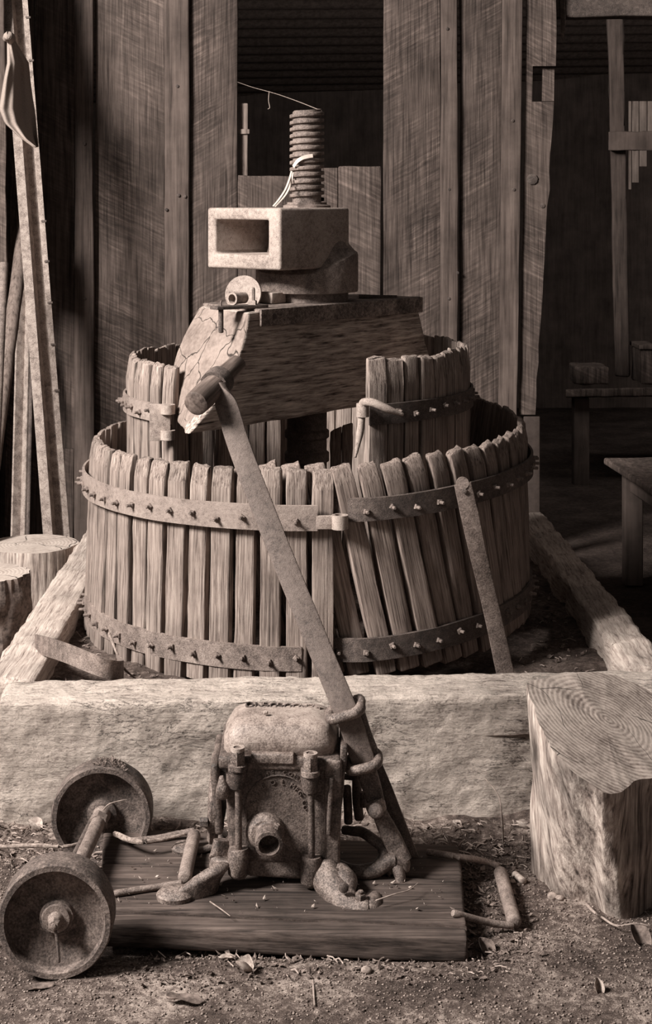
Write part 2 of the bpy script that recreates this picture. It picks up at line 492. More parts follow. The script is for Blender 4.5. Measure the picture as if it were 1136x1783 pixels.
M_dirt = ground_mat('dark_dirt', .03, .09, .22)
M_black = ground_mat('barn_dirt_seam_shade', .03, .06, .10)
R = random.Random(7)
# ================================================================== SETTING
def smooth(a, b, x):
    t = min(1, max(0, (x - a) / (b - a))); return t * t * (3 - 2 * t)
def gz(x, y):
    z = .010 * nz((x, y, 0), 3) + .005 * nz((x, y, 0), 14, 2) + .002 * nz((x, y, 0), 50, 3)
    z += .035 * smooth(2.97, 3.07, y) * (1 - smooth(3.2, 3.3, y)) * (.7 + .5 * nz((x, y, 0), 12, 4))
    flat = smooth(-.5, -.45, x) * (1 - smooth(.25, .3, x)) * smooth(2.55, 2.6, y) * (1 - smooth(2.93, 2.98, y))
    z = z * (1 - flat) - .012 * flat
    return z
def grid(x0, x1, y0, y1, nx, ny, fn):
    bm = bmesh.new(); vs = []
    for j in range(ny + 1):
        for i in range(nx + 1):
            x = x0 + (x1 - x0) * i / nx; y = y0 + (y1 - y0) * j / ny
            vs.append(bm.verts.new((x, y, fn(x, y))))
    for j in range(ny):
        for i in range(nx):
            a = j * (nx + 1) + i
            bm.faces.new((vs[a], vs[a + 1], vs[a + nx + 2], vs[a + nx + 1]))
    return bm
tag(obj('ground', grid(-3, 3, 1.2, 3.4, 300, 150, gz), M_ground, sharp=180), kind='structure')
tag(obj('floor', grid(-5, 5, 3.38, 10, 60, 50, lambda x, y: -.012 + .006 * nz((x, y, 0), 4)), M_black, sharp=180), kind='structure')
def pitz(x, y):
    z = .185 + .012 * nz((x, y, 0), 6, 9) + .008 * nz((x, y, 0), 25, 2)
    if x < -.3: z += .02
    return z
tag(obj('floor_press_pit', grid(-.66, .70, 3.12, 5.3, 90, 120, pitz), M_dirt, sharp=180), kind='structure')

# sill frame around the press: front, left and right timber
def sill(name, c8, n, r, amp, mat, seed, sc=14, label=None):
    bm = hexbox(corners=c8, n=n, r=r, rvar=.9, amp=amp, sc=sc, seed=seed)
    return wobj(name, bm, mat)
hb = .26
def c8(fl, fr, bl, br, zb, zt):
    # fl.. are (x, y) of front-left, front-right, back-left, back-right
    out = []
    for z in (zb, zt):
        for p in (fl, fr, bl, br): out.append(Vector((p[0], p[1], z)))
    return out
o = sill('sill_timber', c8((-.655, 3.065), (.80, 3.15), (-.665, 3.225), (.80, 3.305), -.03, hb), (190, 14, 40), .013, .0042, M_beam, 3, 17)
tag(o, 'long pale weathered sill timber lying across the front of the press', 'timber')
o = sill('sill_timber', c8((-.715, 3.23), (-.605, 3.23), (-.735, 5.05), (-.645, 5.05), -.02, hb - .002), (10, 120, 20), .012, .005, M_sidebeam, 5)
tag(o, 'pale sill timber running back along the left side of the press', 'timber')
o = sill('sill_timber', c8((.645, 3.31), (.745, 3.31), (.615, 5.0), (.70, 5.0), -.02, hb - .002), (10, 120, 20), .014, .008, M_sidebeam, 8, 16)
tag(o, 'hewn sill timber running back along the right side of the press', 'timber')

# ---- back wall of vertical barn boards
WY = 5.6
wall = thing('wall_back', None, None, (0, WY, 0), kind='structure')
def px(x, Y=WY): return (x - CX) / F * Y
def pz(y, Y=WY): return H - (y - CY) / F * Y
def board(x0, x1, y0, y1, Y, mat, seed, t=.022, x0b=None, x1b=None, name='plank', parent=wall, notch=None):
    x0b = x0 if x0b is None else x0b; x1b = x1 if x1b is None else x1b
    zt = pz(y0, Y) if y0 is not None else 2.75
    zb = pz(y1, Y) if y1 is not None else -.03
    if zt > 2.7:                                   # extend the lean above the frame
        pass
    c = []
    for (z, a, b) in ((zb, x0b, x1b), (zt, x0, x1)):
        for yy in (Y, Y + t):
            for xx in (a, b): c.append(Vector((px(xx, Y), yy, z)))
    bm = hexbox(corners=c, n=(4, 1, 40), r=.004, rvar=.8, amp=.004, sc=6, seed=seed, grain=(1, 1, .35))
    ctr = Vector((px((x0 + x1) / 2, Y), Y, (zt + zb) / 2 + R.uniform(-.6, .6)))
    return wobj(name, bm, mat, parent, origin=ctr)
board(-60, 60, None, None, WY, M_walld, 1)
board(62, 131, None, None, WY, M_walld, 2)
for k_ in range(7): board(-61 - 118 * (k_ + 1), -61 - 118 * k_, None, None, WY, M_wall, 40 + k_)
board(165, 287, None, None, WY + .004, M_wall, 4)
board(331, 414, None, None, WY, M_wallb, 5)
board(668, 768, None, None, WY, M_wallb, 6)
board(802, 882, None, None, WY, M_wallb, 7, x1b=868)
board(129, 163, None, None, WY - .026, M_batten, 8, .022)
board(286, 329, None, None, WY - .024, M_batten, 9, .022)
board(768, 797, None, None, WY - .026, M_batten, 10, .022)
board(880, 915, None, None, WY - .024, M_batten, 11, .022, x0b=866, x1b=898)
# short boards under the window opening
board(414, 431, 306, None, WY + .002, M_wall, 12)
board(431, 508, 307, None, WY + .004, M_wall, 13)
board(509, 588, 293, None, WY, M_wall, 14)
board(590, 663, 290, None, WY - .004, M_wall, 15)
board(418, 432, 180, 312, WY + .03, M_slat, 16, .02)
board(414, 436, 224, 234, WY + .02, M_slat, 16, .02)
# patched board at the foot of the wall
board(52, 128, 782, None, WY - .02, M_wall, 17)
# right-hand loose board with a notch cut out of it
def poly_plate(pts, Y, t, name, mat, parent, seed=0, origin=None):
    """plate from an outline (list of convex pieces) of pixels at depth Y"""
    bm = bmesh.new()
    for piece in pts:
        a = [bm.verts.new(W(x, y, Y)) for x, y in piece]; b = [bm.verts.new(W(x, y, Y + t)) for x, y in piece]
        bm.faces.new(a); bm.faces.new(b[::-1])
        n = len(a)
        for i in range(n): bm.faces.new((a[i], b[i], b[(i + 1) % n], a[(i + 1) % n]))
    return wobj(name, bm, mat, parent, origin=origin)
def ragged(xa, ya, xb, yb, n, amp, seed):
    return [(xa + (xb - xa) * i / n + amp * noise.noise(Vector((i * .9, seed, 0))), ya + (yb - ya) * i / n) for i in range(n + 1)]
pieces = []
e1 = ragged(980, -340, 968, 115, 8, 5, 3); e2 = ragged(965, 177, 932, 722, 18, 4, 5)
for i in range(8): pieces.append([(917 - i * .1, e1[i][1]), e1[i], e1[i + 1], (917 - i * .1, e1[i + 1][1])])
pieces.append([(916, 115), (928, 115), (927, 177), (915, 177)])
for i in range(18):
    pieces.append([(915 - i * .6, e2[i][1]), e2[i], e2[i + 1], (914.4 - i * .6, e2[i + 1][1])])
poly_plate(pieces, WY + .0, .024, 'plank', M_wall, wall, origin=W(930, 500, WY))
poly_plate([[(945, 118), (966, 118), (965, 176), (944, 176)]], WY + .03, .02, 'plank', M_wall, wall)
poly_plate([[(976, 0), (984, 0), (986, 40), (981, 78), (977, 60)]], WY + .05, .01, 'splinter', M_wall, wall)
# knot and nail holes of the loose board, nail heads down the battens
wobj('knot', nut(W(927, 312, WY), (0, -1, 0), .020, .008, 9), M_irond, wall)
wobj('knot', nut(W(945, 358, WY), (0, -1, 0), .009, .004, 9), M_irond, wall)
for (x, y) in ((147, 250), (148, 520), (309, 150), (311, 340), (779, 50), (783, 330), (893, 210), (895, 330), (290, 365), (322, 342), (151, 815), (782, 520), (797, 475)):
    wobj('nail_head', nut(W(x, y, WY - .027), (0, -1, 0), .006, .003, 8), M_irond, wall)
# hidden continuation above the opening: top plate
board(380, 700, -60, -90, WY + .03, M_walld, 33, .05)

# dim interior seen through the opening and the doorway
iw = []
tag(wobj('wall_inner_back', hexbox(corners=c8((-5, 9.6), (5, 9.6), (-5, 9.65), (5, 9.65), -.1, 3), n=(8, 1, 4), r=.01), M_darkwood), kind='structure')
tag(wobj('wall_inner_left', hexbox(corners=c8((-3.05, WY + .06), (-3, WY + .06), (-3.05, 9.6), (-3, 9.6), -.1, 3), n=(1, 8, 4), r=.01), M_darkwood), kind='structure')
tag(wobj('wall_inner_right', hexbox(corners=c8((4.0, 3.0), (4.05, 3.0), (4.0, 9.6), (4.05, 9.6), -.1, 3), n=(1, 8, 4), r=.01), M_darkwood), kind='structure')
# corrugated roof underside with purlins
bm = bmesh.new(); nn = 260; prev = None
for i in range(nn + 1):
    y = 5.72 + 3.9 * i / nn
    z = 2.52 - (y - 5.72) * .19 + .012 * math.sin(y * 2 * PI / .16)
    a = bm.verts.new((-3, y - .9 * 0, z)); b = bm.verts.new((4, y + 1.1, z + .18))
    if prev: bm.faces.new((prev[0], prev[1], b, a))
    prev = (a, b)
tag(wobj('ceiling', bm, M_roof, sharp=180), kind='structure')
# front header and gable above the wall (outside the picture, closes the barn front)
tag(wobj('trim_1', hexbox(corners=c8((.75, 5.66), (4, 5.66), (.75, 5.76), (4, 5.76), pz(58, 6.2), 2.75), n=(20, 2, 4), r=.01, amp=.01, sc=5), M_irond), kind='structure')

# doorway interior: post, rail, slatted window, shelf
Yp = 7.2
o = wobj('support_post', hexbox(corners=[W(1072, 655, Yp), W(1097, 655, Yp), W(1072, 655, Yp + .1), W(1097, 655, Yp + .1), W(1058, 30, Yp), W(1086, 30, Yp), W(1058, 30, Yp + .1), W(1086, 30, Yp + .1)], n=(3, 3, 20), r=.008, amp=.006, sc=8), wood('post_wood', .03, .06, .09, 'Z', 50, 12, .3, .3))
tag(o, 'dim wooden post standing inside the dark doorway', 'post')
o = wobj('cross_rail', hexbox(corners=[W(1060, 262, Yp - .06), W(1240, 262, Yp - .06), W(1060, 262, Yp - .01), W(1240, 262, Yp - .01), W(1060, 229, Yp - .06), W(1240, 229, Yp - .06), W(1060, 229, Yp - .01), W(1240, 229, Yp - .01)], n=(12, 2, 3), r=.006, amp=.004), M_darkwood)
tag(o, 'dark horizontal rail nailed across the post in the doorway', 'rail')
ws = thing('slatted_panel', 'pale vertical slats seen behind the post in the doorway', 'panel', W(1115, 330, 8.4))
for i, (a, b, yb) in enumerate(((1095, 1100, 330), (1101, 1113, 318), (1114, 1127, 290), (1128, 1139, 262), (1140, 1156, 262))):
    wobj('slat', hexbox(corners=[W(a, yb, 8.4), W(b, yb, 8.4), W(a, yb, 8.42), W(b, yb, 8.42), W(a, 176, 8.4), W(b, 176, 8.4), W(a, 176, 8.42), W(b, 176, 8.42)], n=(2, 1, 6), r=.003), M_slat, ws)
sh = thing('wall_shelf', 'long dark shelf low behind the post in the doorway', 'shelf', W(1080, 690, 7.0))
wobj('shelf_board', hexbox(corners=[W(985, 692, 6.9), W(1290, 688, 6.9), W(985, 692, 7.5), W(1290, 688, 7.5), W(985, 678, 6.9), W(1290, 672, 6.9), W(985, 678, 7.5), W(1290, 672, 7.5)], n=(20, 4, 1), r=.008, amp=.006), M_walld, sh)
for xx in (1000, 1200):
    wobj('leg', hexbox(corners=c8((px(xx, 6.95), 6.95), (px(xx, 6.95) + .07, 6.95), (px(xx, 6.95), 7.02), (px(xx, 6.95) + .07, 7.02), -.02, pz(690, 7.0)), n=(1, 1, 4), r=.006), M_darkwood, sh)
zs = pz(678, 6.9) + .004
for (a, b, h, nm, lb, ct) in ((1000, 1058, 30, 'scrap_board', 'low dark scrap board lying on the shelf left of the post', 'board'), (1112, 1136, 60, 'wooden_box', 'dark wooden box on the shelf right of the post', 'box')):
    z1 = h / F * 7.2
    bm = hexbox(corners=c8((px(a, 7.1), 7.05), (px(b, 7.1), 7.05), (px(a, 7.1), 7.25), (px(b, 7.1), 7.25), zs, zs + z1), n=(4, 3, 2), r=.01, amp=.008, sc=9, seed=a)
    if nm == 'wooden_box':
        r_ = thing(nm, lb, ct, (px(1124, 7.1), 7.15, zs)); wobj('body', bm, M_walld, r_)
        wobj('lid', hexbox(corners=c8((px(a - 3, 7.1), 7.04), (px(b + 3, 7.1), 7.04), (px(a - 3, 7.1), 7.26), (px(b + 3, 7.1), 7.26), zs + z1, zs + z1 + .02), n=(4, 3, 1), r=.004), M_batten, r_)
    else: tag(wobj(nm, bm, M_walld), lb, ct)
# low table at the right edge
tb = thing('low_table', 'dark worn low table at the right edge in the doorway', 'table', (1.25, 4.95, 0))
tz = .40
TL, TR = G(1052, 797, tz), Vector((1.62, 5.25, tz)); NL, NR = G(1136, 851, tz), Vector((1.9, 4.6, tz))
NL = TL + (NL - TL) * 1.0
up = Vector((0, 0, .022))
wobj('tabletop', hexbox(corners=[NL - up, NR - up, TL - up, TR - up, NL, NR, TL, TR], n=(12, 12, 1), r=.006, amp=.003), M_walld, tb)
def toward(a, b, f): return a.lerp(b, f)
cen = (TL + TR + NL + NR) / 4
q = [toward(p, cen, .16) for p in (NL, NR, TL, TR)]
wobj('apron', hexbox(corners=[p - up * 4.5 for p in q] + [p - up for p in q], n=(6, 6, 2), r=.004), M_darkwood, tb)
for p in [toward(p, cen, .2) for p in (NL, NR, TL, TR)]:
    wobj('leg', hexbox(corners=c8((p.x - .03, p.y - .03), (p.x + .03, p.y - .03), (p.x - .03, p.y + .03), (p.x + .03, p.y + .03), -.01, tz - .02), n=(1, 1, 4), r=.005), M_darkwood, tb)
# board end standing behind the basket
o = wobj('board_offcut', hexbox(corners=[W(912, 1160, 5.45), W(941, 1160, 5.45), W(912, 1160, 5.5), W(941, 1160, 5.5), W(912, 725, 5.45), W(941, 725, 5.45), W(912, 725, 5.5), W(941, 725, 5.5)], n=(3, 1, 12), r=.004), M_panel)
for v in o.data.vertices: pass
tag(o, 'smooth grey board end standing behind the right rim of the large basket', 'board')

tag(wobj('shade_wall_left', hexbox(corners=c8((px(-420, 5.3), 5.27), (px(-3, 5.3), 5.27), (px(-420, 5.3), 5.31), (px(-3, 5.3), 5.31), -.03, 1.1), n=(8, 1, 8), r=.005), M_walld), kind='structure')  # unseen wall added below the corner board to keep the back wall dark
# ---- things leaning in the left corner
Yc = 5.2
o = wobj('corner_board', hexbox(corners=[W(-420, 470, Yc), W(13, 466, Yc), W(-420, 470, Yc + .03), W(14, 466, Yc + .03), W(-420, -330, Yc), W(2, -330, Yc), W(-420, -330, Yc + .03), W(3, -330, Yc + .03)], n=(3, 1, 30), r=.004, amp=.004, sc=8), M_wall)  # off-frame width added so the board shades the back wall
tag(o, 'wide grey board hanging at the far left edge of the frame', 'board')
def cont(x0, y0, x1, y1, y): return x0 + (x1 - x0) * (y - y0) / (y1 - y0)
gy = lambda Y: CY + F * H / Y            # row of ground at depth Y
def lean(name, label, cat, section, top, bot, Yt, Yb, mat, xh=(1, 0, 0), seg=24, amp=0.0, group=None, straight=True):
    """a long straight thing leaning from the ground row 'bot' up past 'top'; pixels at two rows, depth changes linearly with height"""
    a = W(top[0], top[1], Yt); b = W(bot[0], bot[1], Yb)
    # continue to the ground
    t = (0 - b.z) / (a.z - b.z); g = b + (a - b) * t
    path = [g.lerp(a, i / seg) for i in range(seg + 1)]
    o = wobj(name, sweep(path, section, xhint=xh, amp=amp, sc=25), mat)
    return tag(o, label, cat, group)
# steel sign post: hat channel with two flanges
s_ = .052
hat = [(-.052, 0), (-.016, -.004), (-.012, .050), (.018, .050), (.024, .004), (.046, 0), (.046, .004), (.028, .008), (.021, .054), (-.015, .054), (-.020, 0), (-.052, .004)]
hat = [(u * .86, v) for u, v in hat]
sp = thing('steel_post', 'tall flaked steel channel post with rag tied to it, leaning at the left', 'post', W(103, 960, 5.0))
a = W(20, -330 + 0, 5.35); b = W(99, 925, 4.95)
a = W(2, -330, 5.38)
t = (0 - b.z) / (a.z - b.z); g = b + (a - b) * t
a2 = W(24, 0, 5.22)
dirp = (a - g).normalized()
wobj('channel', sweep([g.lerp(a, i / 40) for i in range(41)], hat, xhint=(1, 0, 0)), M_galv, sp)
for i, y in enumerate((30, 105, 385, 455, 527, 600, 680)):
    yb = y; f = (yb - b.z * 0 - 0)
    P = W(cont(2, -330, 99, 925, y) + 19, y, 5.38 + (4.95 - 5.38) * (y + 330) / 1255 - .012)
    wobj('slot', hexbox(corners=c8((P.x - .0085, P.y), (P.x + .0085, P.y), (P.x - .0085, P.y + .006), (P.x + .0085, P.y + .006), P.z - .0035, P.z + .0035), n=(1, 1, 1), r=.001), M_irond, sp)
lean('wooden_pole', 'smooth round wooden pole leaning at the far left', 'pole', circ(.024, 12), (44, 385), (2, 705), 5.3, 5.0, M_pole, amp=.002)
lean('angle_bar', 'thin angle iron standing between pole and channel post', 'bar', [(-.032, .0), (-.026, -.004), (-.004, .018), (.014, -.002), (.018, .003), (-.003, .026)], (50, 300), (36, 905), 5.4, 5.1, M_galv, amp=0)
lean('iron_rod', 'narrow dark rod standing behind the angle iron', 'rod', circ(.007, 8), (56, 600), (49, 925), 5.45, 5.3, M_irond)
lean('iron_pipe', 'thin grey pipe at the far left edge beside the pole', 'pipe', circ(.014, 12), (7, 458), (-8, 800), 4.9, 4.7, M_iron)
lean('batten_offcut', 'rough wooden strip standing against the wall behind the rag', 'strip', [(-.02, -.006), (.02, -.006), (.02, .006), (-.02, .006)], (30, 230), (18, 925), 5.52, 5.40, M_wall, amp=.004)
# rag knotted round the post
rg = thing('hanging_rag', 'light cloth rag knotted on the steel post at upper left', 'rag', W(30, 200, 5.0))
def interp(tab, y):
    for (y0, *v0), (y1, *v1) in zip(tab, tab[1:]):
        if y <= y1:
            f = (y - y0) / (y1 - y0); return [p + (q - p) * f for p, q in zip(v0, v1)]
    return tab[-1][1:]
tab = [(62, 13, 21), (80, 12, 31), (110, 12, 50), (140, 6, 53), (170, 1, 57), (190, -2, 60), (215, 8, 62), (240, 35, 64), (256, 60, 66)]
bm = bmesh.new(); vs = []; NI, NJ = 36, 40
for j in range(NJ + 1):
    y = 62 + (256 - 62) * j / NJ
    xl, xr = interp(tab, y); row = []
    for i in range(NI + 1):
        u = i / NI
        f = min(1, (y - 60) / 70)
        d = .013 * math.sin(u * 17 + 1.2 * math.sin(y / 45) + y / 40) * f * (.5 + u * .6) + .01 * nz((u * 3, y / 60, 0), 1)
        row.append(bm.verts.new(W(xl + (xr - xl) * u, y, 5.02 + .09 * u * f - .045 * math.sin(u * 5.2 + .3) * f + d)))
    vs.append(row)
for j in range(NJ):
    for i in range(NI): bm.faces.new((vs[j][i], vs[j][i + 1], vs[j + 1][i + 1], vs[j + 1][i]))
o = wobj('cloth', bm, M_cloth, rg, sharp=180)
md = o.modifiers.new('thick', 'SOLIDIFY'); md.thickness = .003
bm = bmesh.new(); rod([W(10, 68, 5.0), W(14, 62, 4.98), W(20, 66, 5.0), W(17, 73, 5.02)], [.010, .014, .014, .010], bm, amp=.002)
wobj('knot', bm, M_cloth, rg)
# stumps by the wall
def interp_ring(top, bot, nring, amp, seed, sc, bm=None, twist=0, flare=0, capn=5, groove=0):
    bm = bm or bmesh.new(); n = len(top); rings = []
    c = sum(top, Vector()) / n
    for k in range(nring + 1):
        t = k / nring; ring = []
        for i in range(n):
            p = bot[i].lerp(top[i], t)
            cc = sum(bot, Vector()) / n * (1 - t) + c * t
            d = (p - cc); d.z = 0; d.normalize()
            a = i / n * 40
            p = p + d * (amp * nz((p.x * sc, p.y * sc, p.z * sc * .25), 1, seed) + groove * nz((p.x * sc * 3, p.y * sc * 3, p.z * sc * .9), 1, seed + 3))
            if k == nring: p -= d * amp * .15
            ring.append(bm.verts.new(p))
        rings.append(ring)
    for a, b in zip(rings, rings[1:]):
        for i in range(n): bm.faces.new((a[i], a[(i + 1) % n], b[(i + 1) % n], b[i]))
    prev = rings[-1]; tops = []
    for k in range(1, capn + 1):
        t = k / (capn + 1); ring = [bm.verts.new(v.co.lerp(c, t) + Vector((0, 0, .002 * nz(v.co.lerp(c, t), 30, seed)))) for v in rings[-1]]
        for i in range(n): tops.append(bm.faces.new((prev[i], prev[(i + 1) % n], ring[(i + 1) % n], ring[i])))
        prev = ring
    vc = bm.verts.new(c)
    for i in range(n): tops.append(bm.faces.new((prev[i], prev[(i + 1) % n], vc)))
    bm.faces.new(rings[0][::-1])
    lay = bm.faces.layers.int.new('slot')
    bm.faces.ensure_lookup_table()
    i0 = len(bm.faces) - 1 - len(tops)
    for i in range(i0, i0 + len(tops)): bm.faces[i][lay] = 1
    return bm
def log(name, c, r, z, label, side, top, seed, amp=.008, groove=0, tilt=(0, 0), flare=1.05, n=72, ex=1.0):
    T = []; B = []
    for i in range(n):
        a = 2 * PI * i / n
        rr = r * (1 + .05 * nz((math.cos(a), math.sin(a), 0), 1.3, seed))
        T.append(Vector((c[0] + rr * ex * math.cos(a), c[1] + rr * math.sin(a), z + tilt[0] * math.cos(a) * r + tilt[1] * math.sin(a) * r)))
        B.append(Vector((c[0] + rr * ex * flare * math.cos(a), c[1] + rr * flare * math.sin(a), -.01)))
    bm = interp_ring(T, B, 24, amp, seed, 18, groove=groove)
    o = wobj(name, bm, [side, top], origin=Vector((c[0], c[1], 0)))
    return tag(o, label, 'stump')
log('tree_stump', (-.87, 4.60), .132, .242, 'sawn round stump against the left side, behind the rough-barked one', M_logside, M_logtop2, 11, .006, ex=1.0)
log('tree_stump', (-.905, 4.15), .108, .262, 'rough-barked stump half cut off by the left edge', M_bark, M_logtop2, 12, .008, .016)

# ---- big split stump at right
def rp(x, y, A, B, C):
    n = (B - A).cross(C - A); o_ = Vector((0, 0, H)); d = W(x, y, 1.0) - o_
    return o_ + d * ((A - o_).dot(n) / d.dot(n))
A_ = W(918, 1192, 2.86); B_ = W(1060, 1383, 2.62); C_ = W(1040, 1172, 3.00)
outline = [((918, 1190), (930, 1518)), ((926, 1232), (937, 1532)), ((938, 1262), (946, 1542)), ((965, 1305), (968, 1555)), ((1000, 1345), (1003, 1568)), ((1030, 1368), (1038, 1580)),
           ((1050, 1382), (1055, 1592)), ((1068, 1384), (1078, 1602)), ((1090, 1376), (1108, 1602)), ((1110, 1362), (1128, 1590)), ((1140, 1352), (1150, 1560)), ((1175, 1330), (1185, 1540)), ((1200, 1290), None), ((1190, 1245), None), ((1150, 1212), None),
           ((1110, 1190), None), ((1070, 1176), None), ((1030, 1171), None), ((990, 1172), None), ((950, 1179), None)]
T = []; B = []
for (t_, b_) in outline:
    p = rp(t_[0], t_[1], A_, B_, C_); T.append(p)
    B.append(G(b_[0], b_[1], -.005) if b_ else Vector((p.x + .01, min(p.y, 3.03), -.005)))
def dens(P, k):
    out = []; n = len(P)
    for i in range(n):
        a, b, c, d = P[i - 1], P[i], P[(i + 1) % n], P[(i + 2) % n]
        for j in range(k):
            t = j / k
            cr = .5 * ((2 * b) + (c - a) * t + (2 * a - 5 * b + 4 * c - d) * t * t + (3 * b - a - 3 * c + d) * t ** 3)
            out.append(b.lerp(c, t) * .5 + cr * .5)
    return out
bm = interp_ring(dens(T, 7), dens(B, 7), 34, .012, 4, 13, groove=.005, capn=8)
big = wobj('tree_stump', bm, [M_logside, M_logtop], origin=Vector((.50, 2.80, 0)))
tag(big, 'large split stump with cracked sawn top at the lower right', 'stump')
# ================================================================== BASKETS
def ring_pt(c, r, th, z):
    return Vector((c[0] + r * math.sin(th), c[1] - r * math.cos(th), z))
def make_staves(root, c, r, ths, zb, zt, w, t, lean, dz, seed, mat, taper=0.0, variants=5, skip=()):
    rnd = random.Random(seed); meshes = []
    for k, th in enumerate(ths):
        if k in skip: continue
        L = zt - zb + rnd.uniform(-.006, .008)
        ww = w * rnd.uniform(.93, 1.05)
        bm = hexbox(size=(ww, t, L), n=(4, 3, 12), r=.0045, rvar=.9, amp=.0022, sc=38, seed=seed + k * 1.37, grain=(1, 1, .28))
        tilt_top = rnd.uniform(-.10, .10); bev = rnd.uniform(.006, .013)
        for v in bm.verts:
            f = max(0, (v.co.z - (L - .028)) / .028)
            if f > 0:
                v.co.y += (bev * f * f) if v.co.y < 0 else 0
                v.co.x *= 1 - .05 * f
                v.co.z += tilt_top * v.co.x * f + .004 * nz(v.co, 90, seed + k) * f + (v.co.y * .25) * f
        bmesh.ops.translate(bm, vec=(0, 0, -L * .5), verts=bm.verts)
        z0 = (zb + zt) / 2 + dz(th)
        p = ring_pt(c, r + rnd.uniform(-.003, .003), th, z0)
        x = Vector((math.cos(th), math.sin(th), 0)); y = Vector((-math.sin(th), math.cos(th), 0)); z = Vector((0, 0, 1))
        M = Matrix(((x.x, y.x, z.x, p.x), (x.y, y.y, z.y, p.y), (x.z, y.z, z.z, p.z), (0, 0, 0, 1)))
        M = M @ Matrix.Rotation(lean + rnd.uniform(-.008, .008), 4, 'Y') @ Matrix.Rotation(taper + rnd.uniform(-.004, .004), 4, 'X')
        m = mat(th) if callable(mat) else mat
        obj('stave', bm, m, root, M)
def hoop(name, root, c, r, th0, th1, z, h, dz, mat, t=.006, name2=None, rdelta=lambda th: 0):
    n = max(8, int(abs(th1 - th0) / .05)); path = []
    bm = bmesh.new(); rings = []
    for i in range(n + 1):
        th = th0 + (th1 - th0) * i / n; rr = r + rdelta(th)
        zz = z + dz(th) + .0012 * noise.noise(Vector((th * 3, z, 0)))
        hh = h * (1 + .04 * noise.noise(Vector((th * 5, z + 3, 0))))
        ring = [bm.verts.new(ring_pt(c, rr + a, th, zz + b)) for a, b in ((0, -hh / 2), (t, -hh / 2 + .001), (t, hh / 2 - .001), (0, hh / 2))]
        rings.append(ring)
    for a, b in zip(rings, rings[1:]):
        for j in range(4): bm.faces.new((a[j], a[(j + 1) % 4], b[(j + 1) % 4], b[j]))
    bm.faces.new(rings[0][::-1]); bm.faces.new(rings[-1])
    return wobj(name, bm, mat, root, origin=ring_pt(c, r, (th0 + th1) / 2, z))
def bolts(root, c, r, ths, z, dz, mat, seed, rdelta=lambda th: 0, jit=.006):
    rnd = random.Random(seed)
    for th in ths:
        d = Vector((math.sin(th), -math.cos(th), 0))
        p = ring_pt(c, r + rdelta(th), th, z + dz(th) + rnd.uniform(-jit, jit))
        bm = nut(p, d, .0075, .006, 4, .007 + rnd.uniform(0, .004), turn=rnd.uniform(0, 1.5))
        wobj('bolt', bm, mat, root, origin=p)
D = math.radians
OC = (-.043, 3.90); OR = .55
# left half of the large basket
LB = thing('press_basket', 'left half of the large outer slatted basket, sunlit with bolted iron hoops', 'basket', (OC[0] - .3, OC[1], .19))
ths = [D(3.8 - 6.0 * k) for k in range(31)]
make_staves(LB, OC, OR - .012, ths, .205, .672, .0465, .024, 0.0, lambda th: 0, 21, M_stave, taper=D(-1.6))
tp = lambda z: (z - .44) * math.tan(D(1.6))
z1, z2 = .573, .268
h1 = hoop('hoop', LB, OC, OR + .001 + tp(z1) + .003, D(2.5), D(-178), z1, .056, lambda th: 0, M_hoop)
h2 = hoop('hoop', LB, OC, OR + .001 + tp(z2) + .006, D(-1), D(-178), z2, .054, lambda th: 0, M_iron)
bolts(h1, OC, OR + .007 + tp(z1) + .003, ths[1:], z1 - .002, lambda th: 0, M_bolt, 1)
bolts(h2, OC, OR + .007 + tp(z2) + .006, ths[1:], z2 - .002, lambda th: 0, M_bolt, 2)
# latch: end of the hoop with bolt and eye at the opening
P = ring_pt(OC, OR + .012, D(5.2), .565)
bm = lathe([(.011, -.015), (.018, -.015), (.018, .015), (.011, .015), (.011, -.015)], 20, M=Ts(P + Vector((.022, 0, 0))))
wobj('hinge_eye', bm, M_ironl, LB)
bm = hexbox(corners=[P + Vector((x, y, z)) for z in (-.016, .014) for y in (-.004, .004) for x in (-.03, .006)], n=(2, 1, 2), r=.002)
wobj('hinge_strap', bm, M_ironl, LB)

# right half, twisted out of square
RB = thing('press_basket', 'right half of the large outer basket, staves leaning askew in shade', 'basket', (OC[0] + .3, OC[1], .19))
def dzr(th):
    d = math.degrees(th)
    pts = [(-15, .004), (10, .012), (60, .036), (90, .040), (130, .060), (180, .075)]
    for (a, va), (b, vb) in zip(pts, pts[1:]):
        if d <= b: return va + (vb - va) * max(0, (d - a)) / (b - a)
    return pts[-1][1]
rr_in = lambda th: -.036 * (1 - smooth(D(2), D(16), th))
ths2 = [D(-10.5 + 6.0 * k) for k in range(32)]
for k, th in enumerate(ths2):
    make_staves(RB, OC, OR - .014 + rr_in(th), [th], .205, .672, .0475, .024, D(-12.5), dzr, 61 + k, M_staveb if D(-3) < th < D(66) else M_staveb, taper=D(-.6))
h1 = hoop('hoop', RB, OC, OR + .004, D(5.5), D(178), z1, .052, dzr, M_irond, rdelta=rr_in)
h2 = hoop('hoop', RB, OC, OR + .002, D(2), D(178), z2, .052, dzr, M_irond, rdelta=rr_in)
bolts(h1, OC, OR + .010, [t for t in ths2[4:]], z1, dzr, M_bolt, 3, rr_in)
bolts(h2, OC, OR + .008, [t for t in ths2[3:]], z2, dzr, M_bolt, 4, rr_in)

